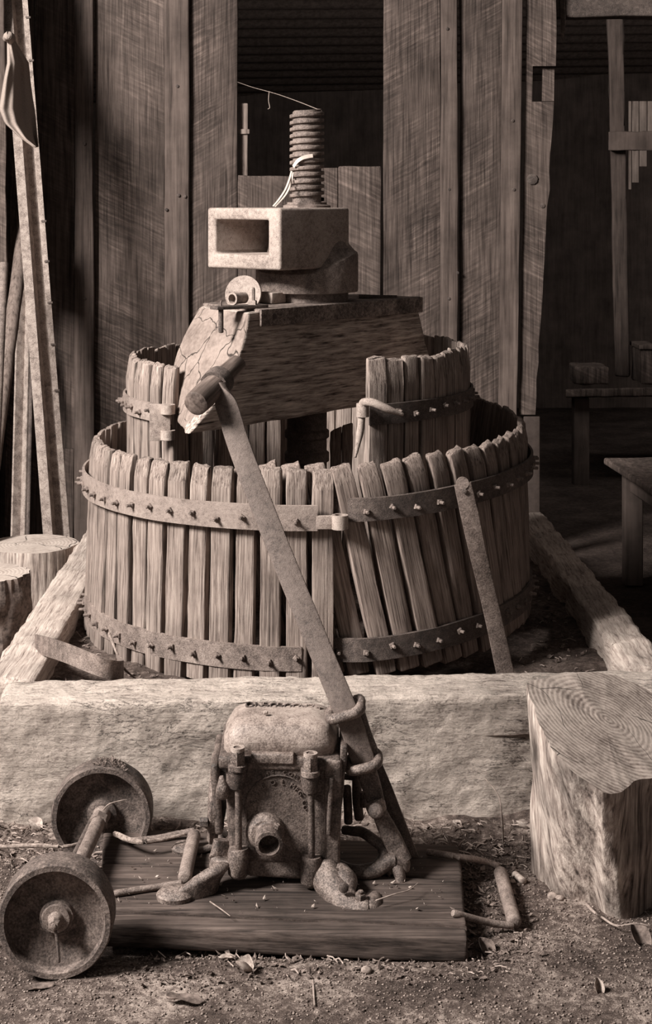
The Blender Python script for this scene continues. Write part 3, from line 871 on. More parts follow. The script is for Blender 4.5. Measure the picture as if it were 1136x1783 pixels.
# inner basket, two halves with an open front
IC = (-.07, 3.95); IR = .436
IL = thing('press_basket', 'left half of the small inner basket beside the big block', 'basket', (IC[0] - .2, IC[1], .2))
ths = [D(-44.5 - 6.57 * k) for k in range(20)]
make_staves(IL, IC, IR - .011, ths, .205, .868, .043, .022, 0.0, lambda th: 0, 131, M_stavei, skip=(15,))
def dzl(th): return .006 * (math.degrees(-th) > 120)
h1 = hoop('hoop', IL, IC, IR + .002, D(-41.5), D(-175), .757, .044, lambda th: 0, M_hoop)
hoop('hoop', IL, IC, IR + .002, D(-41.5), D(-175), .33, .044, lambda th: 0, M_hoop)
bolts(h1, IC, IR + .008, ths[:11], .757, lambda th: 0, M_bolt, 5)
P = ring_pt(IC, IR + .014, D(-41.2), .742)
for dz_, hh in ((.030, .011), (-.030, .011)):
    bm = lathe([(.009, -hh), (.017, -hh), (.017, hh), (.009, hh), (.009, -hh)], 18, M=Ts(P + Vector((-.002, 0, dz_))))
    wobj('hinge_eye', bm, M_ironl, IL)
bm = hexbox(corners=[P + Vector((x, y, z)) for z in (-.044, .042) for y in (-.001, .003) for x in (-.045, .004)], n=(2, 1, 2), r=.001)
wobj('hinge_strap', bm, M_ironl, IL)
IRt = thing('press_basket', 'right half of the small inner basket, brown staves in shade', 'basket', (IC[0] + .2, IC[1], .2))
ths = [D(25.5 + 6.57 * k) for k in range(23)]
make_staves(IRt, IC, IR - .011, ths, .205, .892, .046, .022, 0.0, lambda th: 0, 231, M_stavei)
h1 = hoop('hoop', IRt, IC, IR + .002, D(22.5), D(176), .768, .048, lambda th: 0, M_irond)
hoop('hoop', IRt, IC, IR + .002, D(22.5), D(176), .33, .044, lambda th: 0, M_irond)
bolts(h1, IC, IR + .008, ths[1:], .768, lambda th: 0, M_bolt, 6, jit=.009)
P = W(632, 714, 3.515)
wobj('hinge_eye', lathe([(.008, -.015), (.0145, -.015), (.0145, .015), (.008, .015), (.008, -.015)], 18, M=Ts(P)), M_ironl, IRt)
o = wobj('hinge_pin', rod([W(702, 722, 3.50), W(675, 712, 3.49), W(652, 702, 3.49), W(638, 700, 3.50), W(631, 704, 3.515), W(630, 730, 3.515), W(627, 755, 3.515), W(619, 796, 3.50)],
              [.004, .009, .010, .0095, .0085, .0085, .0085, .003], smooth=6), M_ironl)
tag(o, 'bent iron hinge pin hooked through the eye of the inner basket', 'pin')

# inside: screw column and loose press board
sc_ = thing('pressing_board', 'split brown press board standing inside the inner basket', 'board', G(595, 900, .22) if False else Vector((.04, 3.98, .2)))
def pb(x0, x1, y0a, y0b, seed):
    return hexbox(corners=[W(x0, 1000, 3.95), W(x1, 1000, 3.95), W(x0, 1000, 3.98), W(x1, 1000, 3.98), W(x0, y0a, 3.95), W(x1, y0b, 3.95), W(x0, y0a, 3.98), W(x1, y0b, 3.98)], n=(4, 1, 12), r=.004, amp=.003, seed=seed)
wobj('plank', pb(575, 595, 752, 742, 2), M_staveb, sc_)
wobj('plank', pb(596, 614, 741, 736, 3), M_staveb, sc_)

# ================================================================== PRESS HEAD
SX = Vector((-.048, 3.90, 0)); YAW = D(50)
PM = Ts(SX) @ Matrix.Rotation(YAW, 4, 'Z')
def PL(t, s, h): return PM @ Vector((t, s, H - h))       # along, across, depth below the eye
# timber block
nb, fb = -.12, .125
def near_bulge(bm):
    pass
c = []
for (h, tl_n, tl_f, tr_n, tr_f) in ((.508, -.545, -.35, .395, .39), (.25, -.345, -.255, .30, .30)):
    c += [PM @ Vector((tl_n, nb, H - h)), PM @ Vector((tr_n, nb, H - h)), PM @ Vector((tl_f, fb, H - h)), PM @ Vector((tr_f, fb, H - h))]
bm = hexbox(corners=c, n=(60, 16, 22), r=.007, rvar=.8, amp=.0035, sc=30, seed=3, grain=(.35, 1, 1))
n_end = (PM.to_3x3() @ Vector((-1, 0, .6))).normalized()
bm.normal_update()
bmesh.ops.recalc_face_normals(bm, faces=bm.faces)
PB = thing('press_block', 'huge cracked timber block laid across the basket under the iron head', 'block', PM @ Vector((-.1, 0, H - .508)))
inv = PM.inverted()
bmesh.ops.transform(bm, matrix=inv, verts=bm.verts)
for v in bm.verts:
    w = (v.co.z - (H - .508)) / .258; u = (fb - v.co.y) / (fb - nb); e = max(0, min(1, (-.1 - v.co.x) / .15))
    v.co.x += .050 * math.sin(PI * min(1, max(0, w)) ** .9) * max(0, u) ** 1.5 * e
    v.co.x -= .042 * math.sin(PI * min(1, max(0, w))) * (1 - max(0, min(1, u))) * e
obj('block', bm, [M_timber, M_timber_end], PB, PM, matfn=lambda f: 1 if f.normal.x < -.62 and f.calc_center_median().x < -.2 else 0)
# metal cap plate with a flange down the near side
bm = hexbox(corners=[PM @ Vector(q) for q in ((-.315, -.13, H - .252), (.31, -.13, H - .252), (-.24, .13, H - .252), (.30, .13, H - .252), (-.315, -.13, H - .243), (.31, -.13, H - .243), (-.24, .13, H - .243), (.30, .13, H - .243))], n=(30, 8, 1), r=.003, amp=.001)
hexbox(corners=[PM @ Vector(q) for q in ((-.315, -.1325, H - .283), (.312, -.1325, H - .283), (-.315, -.1265, H - .283), (.312, -.1265, H - .283), (-.315, -.1325, H - .2435), (.312, -.1325, H - .2435), (-.315, -.1265, H - .2435), (.312, -.1265, H - .2435))], n=(30, 1, 4), r=.002, bm=bm)
bmesh.ops.transform(bm, matrix=inv, verts=bm.verts)
CP = thing('cap_plate', 'rusty sheet iron cap plate folded over the top of the timber block', 'plate', PM @ Vector((0, 0, H - .25)))
obj('plate', bm, M_irond if False else iron('speckled_plate', .03, .10, .42, 120, .5, .54), CP, PM)
for t in (-.27, .08, .285):
    p = PM @ Vector((t, -.1325, H - .262)); wobj('bolt_hole', nut(p, PM.to_3x3() @ Vector((0, -1, 0)), .007, .002, 10), M_irond, CP)
hexz = PM @ Vector((.2, .0, H - .240))
# head casting
HD = thing('press_nut_casting', 'heavy cast iron press head with a rectangular socket opening', 'press head', SX + Vector((0, 0, H - .243)))
def box_socket():
    bm = bmesh.new()
    x0, x1, y0, y1, zb, zt = -.213, .048, -.100, .143, H - .158, H - .0095
    oy0, oy1, oz0, oz1 = -.100 + .243 * .165, .143 - .243 * .115, H - .158 + .036, H - .0095 - .029
    V = lambda x, y, z: bm.verts.new((x, y, z))
    f = [V(x0, y0, zb), V(x0, y1, zb), V(x0, y1, zt), V(x0, y0, zt)]
    b = [V(x1, y0, zb), V(x1, y1, zb), V(x1, y1, zt), V(x1, y0, zt)]
    i = [V(x0, oy0, oz0), V(x0, oy1, oz0), V(x0, oy1, oz1), V(x0, oy0, oz1)]
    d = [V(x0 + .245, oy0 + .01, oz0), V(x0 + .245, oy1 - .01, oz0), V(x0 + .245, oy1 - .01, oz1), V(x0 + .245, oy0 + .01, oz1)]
    for k in range(4):
        m = (k + 1) % 4
        bm.faces.new((f[k], f[m], b[m], b[k])); bm.faces.new((f[k], f[m], i[m], i[k])); bm.faces.new((i[k], i[m], d[m], d[k]))
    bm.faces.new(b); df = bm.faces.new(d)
    lay = bm.faces.layers.int.new('slot'); bm.faces.ensure_lookup_table(); bm.faces[len(bm.faces) - 1][lay] = 1  # darker iron on the end face paints the shade deep in the socket
    bmesh.ops.recalc_face_normals(bm, faces=bm.faces)
    es = [e for e in bm.edges if e.calc_face_angle(0) > .5]
    bmesh.ops.bevel(bm, geom=es, offset=.007, segments=3, affect='EDGES', profile=.5)
    return bm
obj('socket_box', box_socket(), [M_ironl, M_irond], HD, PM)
def spiral(a, r, z):
    # rim of the collar climbs like a cam towards the right
    if z > H - .150: return 0
    if z < H - .2: return 0
    d = (a - D(60)) % (2 * PI)
    return 0
bm = bmesh.new()
N = 72
prof = [(.105, .245), (.106, .222), (.128, .219), (.129, .212)]
rings = []
for i in range(N):
    th = 2 * PI * i / N                # 0 = front, towards +x
    # height of the cam rim (below eye) by angle
    s = math.sin(th - D(10))
    rim = .148 - .030 * max(0, s) ** .8 + .022 * max(0, math.cos(th + D(25)))
    pts = [(.104, .243), (.104, .2235), (.112, .2215), (.1275, .2195), (.129, .214), (.129, rim + .010), (.127, rim + .003), (.120, rim - .002), (.106, rim - .018), (.098, rim - .045), (.092, .060), (.088, .012)]
    rings.append([bm.verts.new((SX.x + r * math.sin(th), SX.y - r * math.cos(th), H - h)) for r, h in pts])
for i in range(N):
    a, b = rings[i], rings[(i + 1) % N]
    for j in range(len(a) - 1): bm.faces.new((a[j], b[j], b[j + 1], a[j + 1]))
bm.faces.new([r[-1] for r in rings]); bm.faces.new([r[0] for r in rings][::-1])
wobj('cam_collar', bm, iron('collar_iron', .06, .15, .38, 70, .5, .55, .6), HD)
bm = lathe([(0, H - .0095), (.060, H - .0095), (.060, H - .004), (.050, H - .001), (.050, H + .004), (0, H + .004)], 40, M=Ts(SX))
wobj('washer', bm, M_iron, HD)
# screw
def screw(z0, z1, ro, ri, pitch, n=56):
    bm = bmesh.new(); turns = (z1 - z0) / pitch - .6; tot = int(turns * n); prev = None; strips = []
    for k in range(tot + 1):
        a = 2 * PI * k / n; z = z0 + pitch * k / n
        ra = ro * (1 + .012 * nz((math.cos(a), math.sin(a), z * 30), 1.5, 3))
        q = []
        for (r, dz_) in ((ri, 0), (ra * .985, pitch * .08), (ra, pitch * .16), (ra, pitch * .50), (ra * .985, pitch * .58), (ri, pitch * .64), (ri, pitch)):
            q.append(bm.verts.new((SX.x + r * math.cos(a), SX.y + r * math.sin(a), z + dz_)))
        if prev:
            for j in range(6): bm.faces.new((prev[j], q[j], q[j + 1], prev[j + 1]))
        prev = q
    lathe([(0, z0 - .02), (ri * .995, z0 - .02), (ri * .995, z1 - .004), (ri * .9, z1), (0, z1)], n, bm=bm, M=Ts(SX))
    return bm
SW = thing('press_screw', 'thick threaded iron screw rising out of the press head', 'screw', SX + Vector((0, 0, .2)))
wobj('thread', screw(H + .006, 1.484, .0435, .036, .0166), M_iron, SW, sharp=50)
bm = lathe([(0, .2), (.075, .2), (.075, .23), (.05, .24), (.05, .60), (.056, .605), (.056, .625), (.05, .63), (.05, .66), (.056, .665), (.056, .68), (.05, .685), (.05, H - .51), (0, H - .51)], 36, M=Ts(SX))
wobj('shaft', bm, M_irond, SW)
# pale ribbon draped round the screw
def ribbon(path, w, name, label, mat, xh=(0, 0, 1)):
    o = wobj(name, sweep(path, [(-w, -.0005), (w, -.0005), (w, .0005), (-w, .0005)], smooth=6, xhint=xh), mat)
    return tag(o, label, 'ribbon')
ys = 3.9 - .047
rb = thing('ribbon', 'pale ribbon looped over the screw threads and trailing to the head', 'ribbon', W(500, 340, ys))
for nm, pth in (('loop', [W(545, 271, ys), W(532, 273, ys - .002), W(520, 279, ys), W(511, 290, ys + .012)]), ('tail', [W(508, 298, ys + .02), W(504, 312, ys + .01), W(497, 330, ys - .03), W(486, 347, ys - .07), W(476, 359, ys - .10)]),
                ('tail', [W(510, 300, ys + .02), W(507, 318, ys + .01), W(500, 335, ys - .02), W(490, 349, ys - .06), W(480, 360, ys - .09)])):
    wobj(nm, sweep(pth, [(-.0045 if nm == 'loop' else -.0022, -.0004), (.0045 if nm == 'loop' else .0022, -.0004), (.0045 if nm == 'loop' else .0022, .0004), (-.0045 if nm == 'loop' else -.0022, .0004)], smooth=6, xhint=(0, 0, 1) if nm == 'loop' else (1, 0, 0)), M_tape, rb)

# small hardware lying on the block
Yh = 3.66
o = thing('round_plate', 'pale round iron plate with a hole leaning behind the pipe stub', 'plate', W(424, 515, 3.74))
Mx = axisM(W(424, 512, 3.75), (-.25, -1, .25))
bm = lathe([(0, -.004), (.045, -.004), (.046, 0), (.045, .004), (0, .004)], 40, M=Mx)
wobj('disc', bm, M_ironl, o)
wobj('hole', lathe([(0, .003), (.0045, .003), (.0045, .0055), (0, .0055)], 12, M=Mx @ Ts((0, .031, 0))), M_irond, o)
fl = thing('flat_bar', 'flat iron bar lying across the left end of the block', 'bar', W(420, 540, 3.55))
z_ = H - .2425
a = W(379, 541, 3.54); b = W(468, 530, 3.62)
u = (b - a); u.z = 0
nrm = Vector((-u.y, u.x, 0)).normalized() * .035
base = [a, b, a + nrm, b + nrm]
zt = H - .2345
wobj('bar', hexbox(corners=[Vector((p.x, p.y, H - .2425)) for p in base] + [Vector((p.x, p.y, zt)) for p in base], n=(6, 2, 1), r=.0015), M_irond, fl)
e = W(440, 522, 3.61)
wobj('bolt', nut(Vector((e.x, e.y, zt)), (0, 0, 1), .0125, .010, 4, .026, turn=.6), M_ironl, fl)
e = W(385, 536, 3.56)
wobj('nail', rod([Vector((e.x, e.y, zt - .03)), Vector((e.x, e.y, zt + .008)), Vector((e.x + .003, e.y, zt + .012))], .0025, n=8), M_irond, fl)
wobj('shank', rod([Vector((e.x, e.y, zt - .06)), Vector((e.x, e.y - .002, zt - .008))], .006, n=10), M_irond, fl)
pp = W(406, 521, 3.60); pp.z = zt + .0145
Mx = axisM(pp, (-.55, -.8, 0))
o = wobj('pipe_stub', lathe([(.0095, -.042), (.0135, -.042), (.0135, -.004), (.0150, -.003), (.0150, .004), (.0105, .004), (.0095, -.01), (.0095, -.042)], 28, M=Mx), M_ironl)
tag(o, 'short open pipe stub lying on the flat bar', 'pipe')
bk = W(468, 523, 3.68)
o = wobj('iron_lug', hexbox(corners=[PM @ Vector((x, y, z)) for z in (H - .2425, H - .215) for y in (-.03, .02) for x in (-.165, -.112)], n=(2, 2, 2), r=.004, amp=.002), M_ironl)
tag(o, 'small cast lug bolted beside the round collar of the head', 'lug')
o = wobj('iron_strip', hexbox(corners=[W(625, 519, 3.98), W(692, 520, 4.0), W(625, 519, 4.03), W(692, 520, 4.05), W(625, 513, 3.98), W(692, 514, 4.0), W(625, 513, 4.03), W(692, 514, 4.05)], n=(4, 2, 1), r=.001), M_irond)
for v in o.data.vertices: pass
tag(o, 'thin dark iron strip lying on the cap plate right of the head', 'strip')

# ================================================================== LEVERS
LV = thing('jack_lever', 'long flat iron lever bar slanting down across the press', 'lever', W(600, 1232, 2.79))
def wp(x, y): # depth along the lever
    return W(x, y, 2.78 + (1232 - y) / 540 * .20)
path = [W(636, 1334, 2.779), W(614, 1268, 2.779), wp(600, 1232), wp(560, 1136), wp(520, 1039), wp(480, 941), wp(446, 855), wp(425, 800), wp(411, 760), wp(402, 730), wp(394, 705), wp(387, 684), wp(384, 668)]
sec = rrect(.042, .011, .003, 2)
bm = bmesh.new(); rings = []
pts = catmull(path, 5); n = len(pts)
for i, p in enumerate(pts):
    t = (pts[min(i + 1, n - 1)] - pts[max(i - 1, 0)]).normalized()
    x, y, z = frame_from(t, Vector((1, 0, 0)))
    f = max(0, (i - n * .70) / (n * .30)); w = 1.02 - .55 * smooth(.35, .9, f); th = 1 + .5 * smooth(.5, 1, f)
    tw = -1.0 * smooth(.3, 1, f)
    x2 = x * math.cos(tw) + y * math.sin(tw); y2 = -x * math.sin(tw) + y * math.cos(tw)
    rings.append([bm.verts.new(p + x2 * (u * w) + y2 * (v * th)) for u, v in sec])
m = len(sec)
for a, b in zip(rings, rings[1:]):
    for j in range(m): bm.faces.new((a[j], a[(j + 1) % m], b[(j + 1) % m], b[j]))
bm.faces.new(rings[0][::-1]); bm.faces.new(rings[-1])
wobj('bar', bm, iron('lever_iron', .06, .13, .25, 110, .4, .58, .65), LV, origin=pts[0])
ha, hb_ = W(340, 704, 2.93), W(415, 631, 3.10)
dh = (hb_ - ha).normalized(); hc = ha.lerp(hb_, .50)
Mx = axisM(hc, dh)
wobj('eye_ring', lathe([(.0215, -.015), (.029, -.015), (.030, 0), (.029, .015), (.0215, .015), (.0215, -.015)], 28, M=Mx), M_irond, LV)
L_ = (hb_ - ha).length
bm = lathe([(0, -L_ * .5), (.019, -L_ * .5), (.0240, -L_ * .485), (.0250, -L_ * .3), (.0225, 0), (.0195, L_ * .3), (.0185, L_ * .47), (.014, L_ * .5), (0, L_ * .5)], 28, amp=.0012, sc=60)
MM = Mx @ Matrix.Rotation(-PI / 2, 4, 'Y')
bmesh.ops.transform(bm, matrix=Matrix.Rotation(PI / 2, 4, 'Y'), verts=bm.verts)
obj('handle', bm, M_handle, LV, MM)

o = thing('iron_bar', 'flat rusty bar with rounded end leaning against the shaded half of the large basket', 'bar', W(880, 1168, 3.44))
path = [W(806, 842, 3.385), W(818, 895, 3.39), W(832, 960, 3.40), W(850, 1035, 3.42), W(866, 1105, 3.44), W(884, 1190, 3.46)]
bm = sweep(path, rrect(.040, .010, .0025, 2), smooth=4, scales=[.94, 1, .95, .92, .95, 1.0], amp=.0006, sc=50)
top = W(804, 833, 3.385)
lathe([(0, -.005), (.0135, -.005), (.0135, .005), (0, .005)], 24, bm=bm, M=axisM(W(806, 841, 3.385), (0, -1, .1)))
Mb = axisM(W(806, 841, 3.385), (0, -1, .1)) @ Ts((0, 0, 0))
wobj('bar', bm, iron('leaning_bar_iron', .05, .12, .30, 45, .4, .56, .6), o)
wobj('hole', nut(W(809, 855, 3.378), (0, -1, 0), .0055, .002, 12), M_irond, o)
wobj('rivet', nut(W(880, 1156, 3.452), (0, -1, 0), .004, .003, 12), M_ironl, o)

# curved strap left on the corner of the sill
path = [W(62, 1121, 3.46), W(85, 1127, 3.38), W(118, 1138, 3.30), W(152, 1152, 3.255), W(182, 1163, 3.245), W(205, 1168, 3.265), W(214, 1166, 3.31), W(206, 1158, 3.37)]
bm = bmesh.new(); pts = catmull(path, 6); rings = []
for i, p in enumerate(pts):
    t = (pts[min(i + 1, len(pts) - 1)] - pts[max(i - 1, 0)]).normalized(); nn_ = t.cross(Vector((0, 0, 1))).normalized()
    up_ = Vector((0, 0, 1))
    rings.append([bm.verts.new(p + up_ * a + nn_ * b) for a, b in ((-.021, -.002), (-.021, .002), (.021, .002), (.021, -.002))])
for a, b in zip(rings, rings[1:]):
    for j in range(4): bm.faces.new((a[j], a[(j + 1) % 4], b[(j + 1) % 4], b[j]))
bm.faces.new(rings[0][::-1]); bm.faces.new(rings[-1])
o = wobj('hoop_strap', bm, M_iron)
tag(o, 'curved piece of flat iron hoop lying on the left corner of the sill', 'hoop')
# ================================================================== PLATFORM, WHEELS, PUMP
pzt = .042
PF = thing('plank_platform', 'low weathered plank sled carrying the pump', 'platform', (0, 2.78, 0))
FL, FR, BR, BL = G(175, 1609, pzt), G(815, 1636, pzt), G(800, 1470, pzt), G(180, 1441, pzt)
# front plank and two rear planks
def strip(f0, f1, seed, dz=0.0):
    a = FL.lerp(BL, f0); b = FR.lerp(BR, f0); c_ = FL.lerp(BL, f1); d_ = FR.lerp(BR, f1)
    cs = [Vector((p.x, p.y, .002 + dz)) for p in (a, b, c_, d_)] + [Vector((p.x, p.y, pzt + dz)) for p in (a, b, c_, d_)]
    return hexbox(corners=cs, n=(40, 6, 3), r=.006, rvar=.8, amp=.0014, sc=14, seed=seed, grain=(.4, 1, 1))
for k, (f0, f1) in enumerate(((0, .115), (.150, .60), (.622, 1.0))):
    ctr = FL.lerp(BR, (f0 + f1) / 2)
    wobj('plank', strip(f0, f1, k * 9 + 1), M_plank, PF, origin=ctr)
a, b, c_, d_ = FL.lerp(BL, .113), FR.lerp(BR, .113), FL.lerp(BL, .152), FR.lerp(BR, .152)
wobj('seam_shade', hexbox(corners=[Vector((p.x, p.y, .003)) for p in (a, b, c_, d_)] + [Vector((p.x, p.y, pzt - .005)) for p in (a, b, c_, d_)], n=(60, 2, 1), r=.001, amp=.001, sc=60), M_black, PF)  # dark strip laid in the plank gap to stand for its shade
def pull(pipe_a, pipe_b, rods, label, r=.0125):
    t = thing('bail_handle', label, 'handle', (pipe_a + pipe_b) / 2)
    wobj('grip_pipe', rod([pipe_a, pipe_a.lerp(pipe_b, .5), pipe_b], r, n=18, smooth=4), M_iron, t)
    for rd_ in rods: wobj('rod', rod(rd_, .006, n=10, smooth=5), M_iron, t)
    return t
pull(G(322, 1527, pzt + .016), G(338, 1455, pzt + .018), [[G(316, 1538, pzt + .012), G(290, 1542, pzt + .008), G(250, 1548, pzt + .006), G(200, 1556, pzt + .006)],
      [G(338, 1447, pzt + .02), G(318, 1450, pzt + .012), G(270, 1460, pzt + .007), G(225, 1464, pzt + .007)]], 'iron bail handle with pipe grip folded onto the left end of the sled')
pull(G(896, 1605, .014), G(872, 1520, .016), [[G(893, 1612, .01), G(850, 1606, .02), G(790, 1590, pzt + .007)], [G(868, 1508, .02), G(845, 1500, .03), G(800, 1492, pzt + .008), G(745, 1484, pzt + .008)]],
     'iron bail handle with pipe grip lying on the ground right of the sled')

def wheel(name, c, r, w, label, seed, mat, pin=False):
    t = thing(name, label, 'wheel', Vector(c))
    Mx = axisM(c, (0.02, -1, 0.03))            # local z towards the viewer
    prof = [(0, -w), (.018, -w), (.018, -w * .8), (r * .55, -w * .75), (r * .84, -w * .93), (r * .86, -w), (r * .97, -w), (r, -w * .93), (r * 1.0, -w * .08), (r * .975, 0), (r * .885, 0), (r * .865, -.006),
            (r * .85, -.020), (r * .70, -.024), (r * .45, -.030), (r * .30, -.026), (r * .29, -.018), (r * .20, -.014), (0, -.014)]
    wobj('rim_and_web', lathe(prof[::-1], 72, M=Mx, amp=.0012, sc=30, seed=seed), mat, t)
    return t, Mx
wc1 = (-.438, 2.50, .0905); wc2 = (-.4295, 2.955, .080)
MW = iron('wheel_iron', .025, .075, .26, 40, .6, .56, .75)
t1, Mx1 = wheel('cast_roller', wc1, .0925, .062, 'near rusty iron cart wheel at the lower left corner', 1, MW)
t2, Mx2 = wheel('cast_roller', wc2, .0955, .058, 'far iron cart wheel leaning close to the sill timber', 2, MW)
wobj('hub', lathe([(0, .004), (.008, .004), (.010, -.004), (.013, -.012), (.022, -.013), (.024, -.018), (.027, -.018), (.028, -.026), (0, -.026)], 24, M=Mx1, amp=.001), M_iron, t1)
wobj('nut', nut(Mx1 @ Vector((0, 0, .002)), Mx1.to_3x3() @ Vector((0, 0, 1)), .0095, .009, 6, .004), M_iron, t1)
p = Mx1 @ Vector((0, 0, 0))
wobj('cotter_pin', rod([p + Vector((.002, -.004, -.008)), p + Vector((.006, -.007, -.028)), p + Vector((.009, -.010, -.058))], .0026, n=8), M_irond, t1)
wobj('hub', lathe([(0, .006), (.014, .006), (.016, -.006), (.018, -.018), (.022, -.026), (0, -.026)], 24, M=Mx2, amp=.001), M_iron, t2)
a = Vector(wc1) + Vector((0, .064, 0)); b = Vector(wc2) + Vector((0, .024, 0))
ax = thing('wheel_axle', 'iron axle pipe joining the two cart wheels', 'axle', (a + b) / 2)
wobj('pipe', rod([a, a.lerp(b, .45), a.lerp(b, .88)], .0135, n=20, smooth=5, amp=.0008), M_iron, ax)
wobj('end_nut', nut(a.lerp(b, .875), b - a, .0175, .022, 6), M_iron, ax)
wobj('spacer_rod', rod([a + Vector((-.020, 0, -.004)), b + Vector((-.014, -.03, 0))], .0065, n=10), M_irond, ax)

# ---- pump
PU = thing('hand_pump', 'squat cast iron gearbox pump with raised lettering, bolted to the sled', 'pump', (-.07, 2.82, pzt))
YF = 2.745                       # front plane of the casting
def cw(x, y, Y=YF): return W(x, y, Y)
def cbox(pts_front_tl, tr, bl, br, Y0, Y1, n=(8, 6, 8), r=.01, amp=.0012, seed=0, backin=0.0, bm=None):
    """box from four front pixels, extruded back from depth Y0 to Y1"""
    def q(px_, dY): 
        v = W(px_[0], px_[1], Y0); return Vector((v.x, v.y + dY, v.z))
    d = Y1 - Y0
    cs = [q(bl, 0), q(br, 0), q(bl, d), q(br, d), q(pts_front_tl, 0), q(tr, 0), q(pts_front_tl, d), q(tr, d)]
    return hexbox(corners=cs, n=n, r=r, amp=amp, sc=40, seed=seed, bm=bm)
# lower body
bm = cbox((392, 1325), (590, 1330), (398, 1500), (578, 1510), YF, 2.93, r=.010)
cbox((366, 1330), (380, 1330), (374, 1455), (388, 1455), YF + .015, 2.92, r=.006, bm=bm)
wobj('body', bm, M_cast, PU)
# hood
bm = cbox((398, 1258), (580, 1262), (378, 1334), (594, 1336), YF + .004, 2.90, n=(10, 8, 8), r=.036, seed=3)
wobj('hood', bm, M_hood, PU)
bm = cbox((380, 1318), (592, 1322), (380, 1340), (592, 1344), YF - .004, 2.93, n=(10, 4, 2), r=.005, seed=5)
wobj('flange', bm, M_cast, PU)
bm = cbox((437, 1312), (512, 1314), (437, 1330), (512, 1332), YF - .008, YF + .02, n=(6, 2, 2), r=.003, seed=6)
wobj('gasket_ledge', bm, M_castl, PU)
wobj('hood_screw', nut(cw(463, 1242, YF + .045), (0, -.3, 1), .0045, .004, 5), M_ironl, PU)
# recessed front plate edge
bm = bmesh.new()
arcp = [cw(432, 1440, YF - .001)] + [cw(485 - 58 * math.cos(a), 1408 - 58 * math.sin(a), YF - .001) for a in [i * PI / 14 for i in range(15)]] + [cw(540, 1440, YF - .001)]
wobj('raised_ring', sweep(arcp, circ(.0016, 6), smooth=1, xhint=(0, -1, 0)), M_cast, PU)
ML = Matrix.Translation(cw(485, 1408, YF - .0005)) @ Matrix.Rotation(PI / 2, 4, 'X')
wobj('raised_lettering', text_bm('S.J.B O L MFG CO', .0125, .0016, ML, arc=(.0435, D(168), D(11))), M_cast, PU, flat=True)
wobj('raised_lettering', text_bm('THE COMPANY', .0105, .0014, ML, arc=(.0615, D(118), D(9.5))), M_cast, PU, flat=True)
# lettering along the top edge of the hood
Mt = Matrix.Translation(cw(493, 1226, YF + .105)) @ Matrix.Rotation(D(24), 4, 'X') @ Matrix.Rotation(D(3), 4, 'Y') @ Matrix.Rotation(PI, 4, 'Z')
wobj('raised_lettering', text_bm('READDEDENO', .021, .003, Mt), M_castl, PU, flat=True)
# bolts with long shanks and the sockets under them
for (x, y0, y1, y2) in ((413, 1300, 1345, 1480), (540, 1310, 1352, 1495)):
    Yb = YF - .014
    def V(xx, yy, dY=0): return W(xx, yy, Yb + dY)
    b_ = bm = lathe([(0, 0), (.0165, 0), (.0165, .012), (.0145, .016), (0, .016)], 20, M=Ts(V(x, y1) + Vector((0, .004, 0))))
    lathe([(0, -.028), (.0125, -.028), (.0165, -.004), (.0165, .002), (0, .002)], 20, bm=bm, M=Ts(V(x, y1) + Vector((0, .004, 0))))
    wobj('bolt_boss', bm, M_cast, PU)
    bo = wobj('clamp_bolt', nut(V(x + 1, y0 + 26), (0, -.12, 1), .0140, .024, 6, bm=nut(V(x + 1, y0 + 38), (0, 0, 1), .0165, .008, 20)), M_castl, PU)
    wobj('bolt_head', lathe([(.0075, .0), (.0125, 0), (.0125, .007), (.0075, .007), (.0075, 0)], 20, M=Ts(V(x + 1, y0 + 3) + Vector((0, -.002, -.004)))), M_ironl, bo)
    wobj('shank', rod([V(x + 2, y1 + 10), V(x + 3, y2)], .0060, n=12, amp=.0006), M_cast, PU)
    bm = lathe([(0, -.052), (.013, -.052), (.0185, -.045), (.0195, -.01), (.017, 0), (0, 0)], 20, M=Ts(V(x + 2, y2 - 2) + Vector((0, .006, 0))), amp=.001)
    wobj('socket_boss', bm, M_cast if x > 500 else M_castl, PU)
# skirt and arch
bm = cbox((432, 1478), (526, 1484), (426, 1528), (532, 1534), YF + .004, 2.88, n=(8, 6, 4), r=.010, seed=8)
wobj('skirt', bm, M_cast, PU)
# spout
cS = cw(462, 1447, YF)
wobj('spout_hub', lathe([(0, -.01), (.036, -.01), (.034, .006), (.028, .014), (.024, .018), (0, .018)], 32, M=axisM(cS, (0, -1, .05)), amp=.001), M_castl, PU)
Ms = axisM(cw(468, 1461, YF - .03), (.08, -1, -.12))
wobj('spout', lathe([(.0165, -.03), (.0235, -.03), (.0235, -.016), (.0215, -.014), (.0225, -.008), (.0235, 0), (.0225, .012), (.0240, .014), (.0240, .020), (.0185, .021), (.017, .012), (.016, -.025), (0, -.025)], 36, M=Ms, amp=.0005), M_castl, PU)
wobj('spout_lug', nut(cw(482, 1440, YF - .03), (.3, -.2, 1), .006, .006, 5), M_castl, PU)
# left flange disc and knob
Md = axisM(cw(372, 1388, YF + .095), (-1, -.03, .05), (0, 1, 0))
wobj('side_cover', lathe([(0, -.012), (.076, -.012), (.080, -.008), (.080, .002), (.074, .007), (.03, .009), (0, .009)], 48, M=Md, amp=.001), M_castl, PU)
wobj('knob', rod([cw(388, 1384, YF - .008), cw(388, 1372, YF - .012), cw(386, 1352, YF - .012)], [.0125, .012, .004], n=14, smooth=4), M_castl, PU)
wobj('side_bolt', nut(cw(360, 1432, YF + .02), (-1, 0, 0), .009, .012, 6), M_castl, PU)
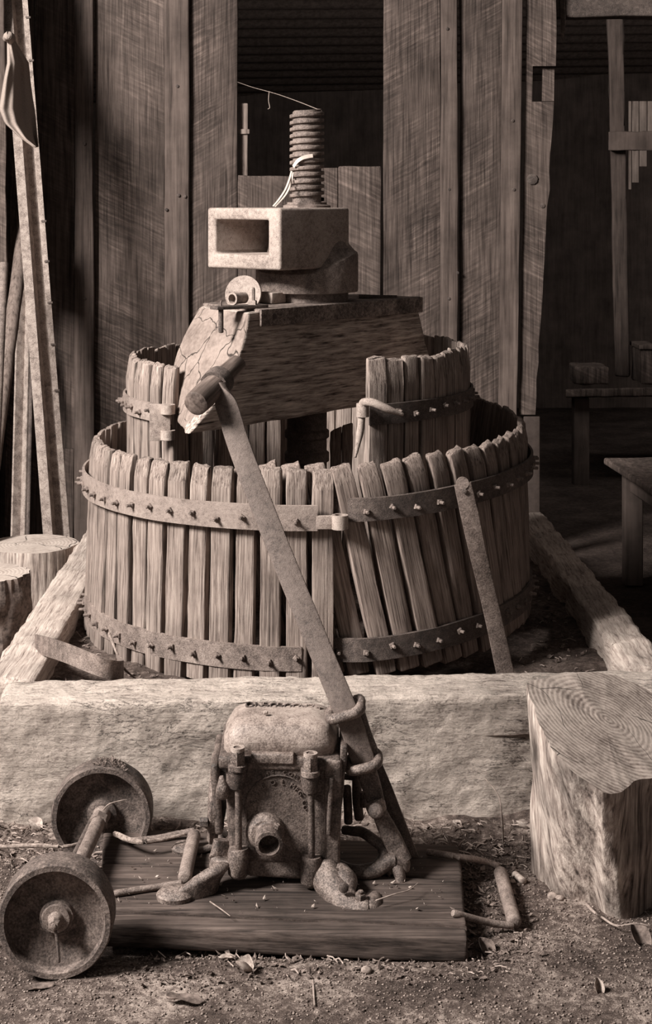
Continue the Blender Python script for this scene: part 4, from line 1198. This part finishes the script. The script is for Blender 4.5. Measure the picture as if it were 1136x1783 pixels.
# right column and edge plates
bm = cbox((565, 1322), (596, 1325), (566, 1515), (592, 1515), YF - .006, 2.86, n=(3, 6, 14), r=.006, seed=12)
wobj('right_column', bm, M_cast, PU)
bm = cbox((594, 1298), (606, 1300), (584, 1448), (592, 1450), YF + .01, 2.90, n=(2, 6, 14), r=.003, seed=13)
cbox((574, 1355), (582, 1356), (568, 1455), (576, 1456), YF - .014, YF + .01, n=(2, 3, 10), r=.003, seed=14, bm=bm)
wobj('edge_plate', bm, M_cast, PU)
# legs
wobj('left_leg', sweep([cw(392, 1462, YF + .01), cw(386, 1500, YF + .004), cw(372, 1530, YF - .02), cw(346, 1552, YF - .04), cw(316, 1566, 2.69), cw(298, 1568, 2.685)], rrect(.052, .022, .008, 3), smooth=6, xhint=(-.5, -.3, -.8), scales=[.8, .95, 1.1, 1.0, .75, .5], amp=.001), M_castl, PU)
pf = G(305, 1564, pzt)
wobj('foot_pad', lathe([(0, 0), (.030, 0), (.031, .008), (.024, .016), (.010, .019), (0, .019)], 32, M=Ts(pf) @ Matrix.Diagonal((1.05, .95, 1, 1)), amp=.001), M_castl, PU)
pf = G(322, 1482, pzt)
wobj('foot_pad', lathe([(0, 0), (.024, 0), (.025, .007), (.019, .013), (0, .015)], 32, M=Ts(pf), amp=.001), M_castl, PU)
wobj('back_leg', sweep([W(392, 1450, 2.90), W(375, 1470, 2.90), W(350, 1480, 2.89), W(325, 1480, 2.88)], rrect(.03, .014, .005, 2), smooth=5, xhint=(0, -1, .3), scales=[1, .9, .8, .6]), M_cast, PU)
# right foot casting
foot = bmesh.new()
rod([W(568, 1505, 2.745), W(572, 1530, 2.73), W(592, 1560, 2.70), W(616, 1582, 2.675), W(640, 1582, 2.67)], [.020, .030, .027, .022, .019], foot, n=20, amp=.0015, sc=40)
rod([W(585, 1518, 2.75), W(600, 1535, 2.72), W(606, 1552, 2.70)], [.02, .024, .014], foot, n=18, amp=.0015)
rod([W(640, 1586, 2.67), W(648, 1578, 2.68), W(655, 1560, 2.71)], [.018, .019, .010], foot, n=16, amp=.001)
wobj('right_foot', foot, M_castl, PU)
wobj('foot_bolt', nut(W(628, 1566, 2.672), (0, -.2, 1), .010, .012, 6, .004), M_castl, PU)
wobj('foot_bolt', nut(W(598, 1545, 2.672), (.2, -1, .2), .009, .006, 12), M_cast, PU)
# looped bracket to the right of the foot
br = bmesh.new()
rod([W(575, 1500, 2.80), W(602, 1515, 2.79), W(628, 1519, 2.78), W(655, 1514, 2.78), W(680, 1498, 2.78), W(702, 1500, 2.78), W(706, 1515, 2.78)], [.012, .013, .014, .014, .013, .012, .009], br, n=16, amp=.0014, smooth=6)
rod([W(655, 1514, 2.78), W(668, 1495, 2.79), W(666, 1475, 2.80), W(650, 1462, 2.81), W(632, 1450, 2.83), W(600, 1445, 2.86)], [.013, .011, .010, .010, .009, .008], br, n=14, amp=.001, smooth=6)
rod([W(692, 1505, 2.78), W(697, 1525, 2.77), W(698, 1538, 2.765)], [.012, .010, .008], br, n=12, amp=.001)
wobj('looped_bracket', br, M_cast, PU)
wobj('bracket_leg', rod([W(672, 1515, 2.80), W(674, 1530, 2.80), Vector((.11, 2.80, pzt))], .008, n=10), M_irond, PU)
# fork arm from pivot down to the bracket
bm = sweep([W(655, 1402, 2.80), W(672, 1438, 2.79), W(688, 1470, 2.785), W(701, 1500, 2.78)], rrect(.034, .018, .006, 3), smooth=5, scales=[.7, .95, 1.0, 1.05], amp=.001)
wobj('fork_arm', bm, M_cast, PU)
# back brace in shadow
bm = sweep([W(655, 1335, 2.90), W(672, 1375, 2.89), W(695, 1435, 2.88), W(722, 1505, 2.87)], rrect(.026, .012, .003, 2), smooth=3)
wobj('brace', bm, M_irond, PU)
# link rods
bm = rod([W(604, 1370, 2.86), W(606, 1400, 2.86), W(607, 1432, 2.86)], .008, n=10)
rod([W(622, 1350, 2.86), W(622, 1390, 2.86), W(626, 1425, 2.86)], .009, bm, n=10)
rod([W(598, 1352, 2.87), W(640, 1356, 2.87)], .006, bm, n=8)
wobj('link_rod', bm, M_irond, PU)
wobj('link_nut', nut(W(634, 1400, 2.84), (0, 0, 1), .008, .022, 10), M_cast, PU)

# ---- lever socket held by two clamp rings: moves with the lever
dl = (wp(600, 1232) - wp(520, 1039)).normalized()
sk = bmesh.new()
def wl(x, y, d=0): return W(x, y, 2.795 + d)
sweep([wl(604, 1246, .0), wl(616, 1285, .0), wl(634, 1330, .0), wl(646, 1365, .0), wl(655, 1395, .0)], rrect(.034, .016, .005, 3), sk, smooth=4, scales=[1.05, 1.08, 1.02, 1.05, .90], amp=.0007)
wobj('socket', sk, M_cast, LV)
bm = sweep([wl(626, 1242, .0), wl(636, 1275, -.002), wl(650, 1312, -.002), wl(656, 1330, 0)], rrect(.022, .020, .008, 4), smooth=4, amp=.0006)
wobj('side_rib', bm, M_cast, LV)
bm = sweep([wl(604, 1252, -.010), wl(614, 1285, -.010), wl(628, 1320, -.010)], circ(.0035, 8), smooth=4)
wobj('weld_bead', bm, M_castl, LV)
def clamp(cx_, cy_, hw, hd, r, slope, Y, name='clamp_ring'):
    c_ = W(cx_, cy_, Y); u = Vector((math.cos(slope), 0, math.sin(slope))); d = Vector((0, 1, .12)); pts = []
    for i in range(28):
        a = 2 * PI * i / 28
        ca, sa = math.cos(a), math.sin(a)
        pts.append(c_ + u * (hw * math.copysign(abs(ca) ** .6, ca)) + d * (hd * math.copysign(abs(sa) ** .6, sa)))
    wobj(name, sweep(pts, circ(r, 12), closed=True, xhint=(0, 0, 1), amp=.0012, sc=50), M_castl, LV)
clamp(601, 1238, .0285, .022, .0100, D(17), 2.786)
clamp(633, 1326, .027, .027, .0095, D(15), 2.787)
wobj('ring_hook', rod([W(626, 1228, 2.785), W(630, 1222, 2.79), W(627, 1216, 2.80), W(620, 1217, 2.81)], .0075, n=12, smooth=5), M_castl, LV)
wobj('pivot_collar', lathe([(0, -.012), (.0175, -.012), (.0185, 0), (.0175, .012), (0, .012)], 24, M=axisM(wl(654, 1402), (.35, 0, -1)), amp=.001), M_castl, LV)
wobj('pivot_pin', rod([wl(655, 1412, -.03), wl(655, 1412, .03)], .014, n=16), M_cast, LV)
# ================================================================== SMALL THINGS
# thread across the window opening with a hooked end
st = thing('hanging_string', 'thin pale string stretched across the window opening with a dangling hook', 'string', W(468, 150, 5.4))
wobj('string', rod([W(414, 143, 5.58), W(440, 152, 5.2), W(480, 163, 4.8), W(520, 177, 4.4), W(560, 193, 3.93)], .0010, n=6), M_straw, st)
wobj('hook', rod([W(469, 159, 4.9), W(468, 175, 4.9), W(470, 187, 4.9), W(467, 190, 4.9)], .0013, n=6), M_straw, st)
# curled wire on the ground at the right
o = wobj('vine_stem', rod([G(1022, 1575, .01), G(1035, 1588, .02), G(1050, 1598, .012), G(1075, 1612, .01), G(1110, 1608, .012), G(1130, 1612, .01)], [.003, .0025, .002, .002, .0018, .001], n=8), M_straw)
tag(o, 'thin pale bent stem on the ground under the large stump', 'twig')
twigs = [
 ('long pale twig lying left of the far wheel', [G(-5, 1475, .04), G(60, 1472, .045), G(110, 1474, .045), G(140, 1468, .045)], .0045),
 ('knobbly twig lying on the sled beside the far wheel', [G(200, 1452, .062), G(240, 1466, .068), G(280, 1462, .068), G(322, 1452, .072)], .0055),
 ('pale stick fallen inside the sill beside the left half of the basket', [W(190, 1103, 3.45), W(205, 1140, 3.42), W(213, 1155, 3.40)], .0035),
 ('short stick crossing behind the curved hoop strap', [W(212, 1160, 3.36), W(222, 1170, 3.35), W(240, 1185, 3.34)], .003),
 ('dark sprig growing against the sill left of the large stump', [G(878, 1478, .0), W(874, 1420, 2.98), W(868, 1385, 3.0), W(845, 1355, 3.03)], .0022),
 ('curved grass stem on the sled below the bracket', [G(655, 1568, .056), G(690, 1556, .06), G(712, 1550, .06), G(728, 1538, .06)], .0013),
 ('thin straw lying on the front of the sled', [G(366, 1570, .054), G(385, 1583, .055), G(401, 1595, .054)], .0013),
 ('thin straw hooked over the face of the far wheel', [W(180, 1410, 2.925), W(190, 1400, 2.915), W(210, 1394, 2.92), W(222, 1392, 2.925)], .0012),
 ('dark straight twig in the foreground grit', [G(545, 1700, .004), G(548, 1750, .006)], .002),
]
for lb, pth, r in twigs:
    o = wobj('twig', rod(pth, [r, r * .8, r * .5], n=8, amp=r * .25, sc=120), M_twig if r > .002 else M_straw); tag(o, lb, 'twig')
# leaves and chips
def leaf(p, L, Wd, yaw, curl, mat, seed, lift=0.0, roll=0.0):
    bm = bmesh.new(); n, m = 10, 6; vs = []
    for i in range(n + 1):
        t = i / n; w = Wd * math.sin(PI * min(1, t * .93 + .05)) ** .8; row = []
        for j in range(m + 1):
            s = (j / m - .5) * 2
            x = s * w / 2; y = (t - .5) * L
            z = curl * (s * s) * w + curl * .8 * (t - .4) ** 2 * L + .1 * L * nz((s, t * 2, 0), 1.6, seed)
            row.append(bm.verts.new((x, y, z)))
        vs.append(row)
    for i in range(n):
        for j in range(m): bm.faces.new((vs[i][j], vs[i][j + 1], vs[i + 1][j + 1], vs[i + 1][j]))
    zm = min(v.co.z for v in bm.verts)
    M = Ts(p + Vector((0, 0, lift))) @ Matrix.Rotation(yaw, 4, 'Z') @ Matrix.Rotation(roll, 4, 'X') @ Ts((0, 0, -zm + .001))
    g = bmesh.ops.extrude_face_region(bm, geom=bm.faces[:]); vv = [e for e in g['geom'] if isinstance(e, bmesh.types.BMVert)]
    bmesh.ops.translate(bm, vec=(0, 0, .0009), verts=vv)
    return bm, M
def gp(x, y):
    p = G(x, y, 0)
    for _ in range(3): p = G(x, y, gz(p.x, p.y))
    return p
lv = [((1112, 1640), .055, .035, .4, .5, M_leaf, 'dark curled leaf on the ground under the large stump', .5),
      ((1040, 1722), .030, .016, .2, .8, M_leafl, 'small pale upright leaf in the foreground below the large stump', .9),
      ((424, 1692), .030, .022, 1.3, .9, M_leafl, 'crumpled pale leaf in the grit in front of the sled', .2),
      ((395, 1672), .028, .014, 1.6, .3, M_leafl, 'flat pale chip close under the front edge of the sled', 0),
      ((842, 1662), .045, .028, .5, .8, M_leaf, 'crumpled leaf at the right front corner of the sled', .6),
      ((322, 1746), .060, .026, 1.5, .15, M_leaf, 'flat bark flake in the foreground grit', .1),
      ((795, 1438), .022, .015, .8, .5, M_leafl, 'small curled leaf at the foot of the sill timber', .3),
      ((60, 1445), .035, .022, 1.0, .9, M_leafl, 'curled leaf in the corner left of the far wheel', .2),
      ((910, 1442), .032, .018, 1.3, .6, M_leafl, 'pale leaf beside the left foot of the large stump', .4),
      ((66, 1722), .050, .016, 1.8, .1, M_leaf, 'long bark flake below the near wheel', 0)]
for k, (p, L, Wd, yw, cu, m, lb, roll) in enumerate(lv):
    bm, M = leaf(gp(*p), L, Wd, yw, cu, m, k, roll=roll)
    o = obj('dry_leaf' if 'leaf' in lb else 'bark_flake', bm, m, None, M, sharp=60); tag(o, lb, 'leaf' if 'leaf' in lb else 'bark')
def stone(p, r, seed, mat, label, flat=.6, name='stone'):
    bm = bmesh.new(); bmesh.ops.create_icosphere(bm, subdivisions=3, radius=r)
    for v in bm.verts:
        v.co *= 1 + .35 * nz(v.co / r, .9, seed); v.co.z *= flat
    bmesh.ops.translate(bm, vec=p + Vector((0, 0, r * flat * .55)), verts=bm.verts)
    o = wobj(name, bm, mat); return tag(o, label, 'stone')
for (x, y, r, lb) in ((962, 1563, .010, 'angular pebble under the left edge of the large stump'), (976, 1566, .008, 'small brown pebble beside the angular one under the stump'),
                      (893, 1660 - 123, .006, 'round pebble beside the fallen pipe grip'), (638, 1692, .009, 'rounded pebble in the grit below the pump')):
    stone(gp(x, y), r, x, M_stone, lb)
stone(Vector((-.56, 3.78, .19)), .024, 5, M_stone, 'pale rock lying between left sill and basket', .6)
stone(Vector((.50, 3.72, .17)), .020, 9, M_leaf, 'dark round stone on the dirt right of the basket', .8)
o = wobj('wood_chip', rod([gp(897, 1528) + Vector((0, 0, .006)), gp(912, 1540) + Vector((0, 0, .006))], .0065, n=14), M_leafl); tag(o, 'short pale wooden plug lying right of the fallen pipe grip', 'wood chip')

# gravel, straw and litter nobody could count
def scatter(name, n, region, size, mat, label, cat, seed, zf, shape='stone', reject=None, flat=.7):
    rnd = random.Random(seed); bm = bmesh.new(); k = 0
    while k < n:
        x = rnd.uniform(region[0], region[1]); y = rnd.uniform(region[2], region[3])
        k += 1
        if reject and reject(x, y, rnd): continue
        z = zf(x, y); s = size[0] + (size[1] - size[0]) * rnd.random() ** 3
        a = rnd.uniform(0, 2 * PI)
        if shape == 'stone':
            vs = [bm.verts.new((x + s * d[0] * rnd.uniform(.6, 1.2), y + s * d[1] * rnd.uniform(.6, 1.2), z + s * flat * (.35 + d[2] * rnd.uniform(.6, 1.1))))
                  for d in ((1, 0, 0), (0, 1, 0), (-1, 0, 0), (0, -1, 0), (0, 0, 1), (0, 0, -1))]
            for (i, j) in ((0, 1), (1, 2), (2, 3), (3, 0)):
                bm.faces.new((vs[i], vs[j], vs[4])); bm.faces.new((vs[j], vs[i], vs[5]))
        elif shape == 'straw':
            dx, dy = math.cos(a), math.sin(a); h = rnd.uniform(0, .35) * s; w = .0007 + .0006 * rnd.random(); z += .002
            p0 = Vector((x, y, z)); p2 = Vector((x + dx * s, y + dy * s, z + h)); p1 = (p0 + p2) / 2 + Vector((-dy * s * rnd.uniform(-.2, .2), dx * s * .15, s * rnd.uniform(0, .2)))
            pr = None
            for p in (p0, p1, p2):
                q = [bm.verts.new(p + Vector((-dy * w, dx * w, 0))), bm.verts.new(p + Vector((dy * w, -dx * w, 0))), bm.verts.new(p + Vector((0, 0, w * 1.5)))]
                if pr:
                    for i in range(3): bm.faces.new((pr[i], pr[(i + 1) % 3], q[(i + 1) % 3], q[i]))
                pr = q
        else:
            dx, dy = math.cos(a), math.sin(a); w = s * rnd.uniform(.35, .7); tz_ = rnd.uniform(-.5, .5) * s
            q = [Vector((x, y, z + .002)), Vector((x + dx * s * .5 - dy * w * .5, y + dy * s * .5 + dx * w * .5, z + .002 + abs(tz_) * .6)), Vector((x + dx * s, y + dy * s, z + .004 + rnd.random() * s * .4)), Vector((x + dx * s * .5 + dy * w * .5, y + dy * s * .5 - dx * w * .5, z + .002))]
            v = [bm.verts.new(t) for t in q]; u = [bm.verts.new(t + Vector((0, 0, .0008))) for t in q]
            bm.faces.new(v[::-1]); bm.faces.new(u)
            for i in range(4): bm.faces.new((v[i], v[(i + 1) % 4], u[(i + 1) % 4], u[i]))
    o = wobj(name, bm, mat, flat=shape != 'stone', sharp=180)
    return tag(o, label, cat, kind='stuff')
def off(x, y, rnd):      # keep off the sled and the wheels
    return (-.43 < x < .245 and 2.60 < y < 2.99)
scatter('gravel', 20000, (-.75, .75, 2.3, 3.02), (.0006, .0034), M_stone, 'fine gravel strewn over the ground in front', 'gravel', 1, gz, reject=off)
scatter('coarse_grit', 14000, (-.75, .75, 2.3, 3.02), (.0007, .0040), M_leaf, 'dark grit mixed into the foreground gravel', 'grit', 2, gz, reject=off)
scatter('straw_litter', 700, (-.72, .60, 2.93, 3.07), (.01, .045), M_straw, 'dry straw along the foot of the sill timber', 'straw', 3, gz, 'straw')
scatter('leaf_litter', 1100, (-.72, .60, 2.92, 3.08), (.004, .016), M_leaf, 'dark leaf litter along the foot of the sill timber', 'leaves', 4, gz, 'leaf', reject=off)
scatter('leaf_litter', 380, (.23, .36, 2.55, 2.95), (.005, .020), M_leaf, 'dark leaf litter between the sled and the fallen grip', 'leaves', 5, gz, 'leaf', reject=off)
scatter('straw_litter', 130, (-.30, .34, 2.50, 2.66), (.008, .030), M_straw, 'bits of straw below the front edge of the sled', 'straw', 6, gz, 'straw', reject=off)
scatter('leaf_litter', 420, (-.34, .32, 2.48, 2.61), (.004, .017), M_leaf, 'dark leaf bits along the front edge of the sled', 'leaves', 7, gz, 'leaf')
def inb(x, y, rnd): return math.hypot(x - OC[0], y - OC[1]) < OR + .015
scatter('pit_litter', 1500, (-.60, .62, 3.25, 4.3), (.004, .022), M_leaf, 'leaf and bark litter on the dirt around the basket', 'litter', 8, pitz, 'leaf', reject=inb)
scatter('pit_straw', 260, (-.60, .62, 3.25, 4.2), (.008, .04), M_straw, 'straw scraps on the dirt around the basket', 'straw', 9, pitz, 'straw', reject=inb)
scatter('sled_litter', 150, (-.36, .22, 2.64, 2.93), (.002, .010), M_leafl, 'crumbs and chaff scattered on the sled planks', 'litter', 10, lambda x, y: pzt + .001, 'leaf')
scatter('wheel_litter', 140, (-.445, -.385, 2.965, 3.005), (.003, .010), M_leaf, 'clump of dry litter caught on top of the far wheel', 'litter', 12, lambda x, y: .080 + math.sqrt(max(0, .0955 ** 2 - (x + .4295) ** 2)) - .001, 'leaf')
bm = None

for o in COL.objects:
    if o.parent or 'category' not in o.keys() or o.get('kind'): continue
    g = {'press_basket': 'halves of the slatted press baskets', 'sill_timber': 'sill timbers framing the press', 'cast_roller': 'iron cart wheels of the sled', 'tree_stump': 'sawn tree stumps around the press',
         'bail_handle': 'bail handles of the sled', 'twig': 'twigs and stems lying about', 'dry_leaf': 'dry leaves on the ground', 'bark_flake': 'bark flakes on the ground', 'stone': 'loose stones'}.get(o.name.split('.')[0])
    if g: o['group'] = g
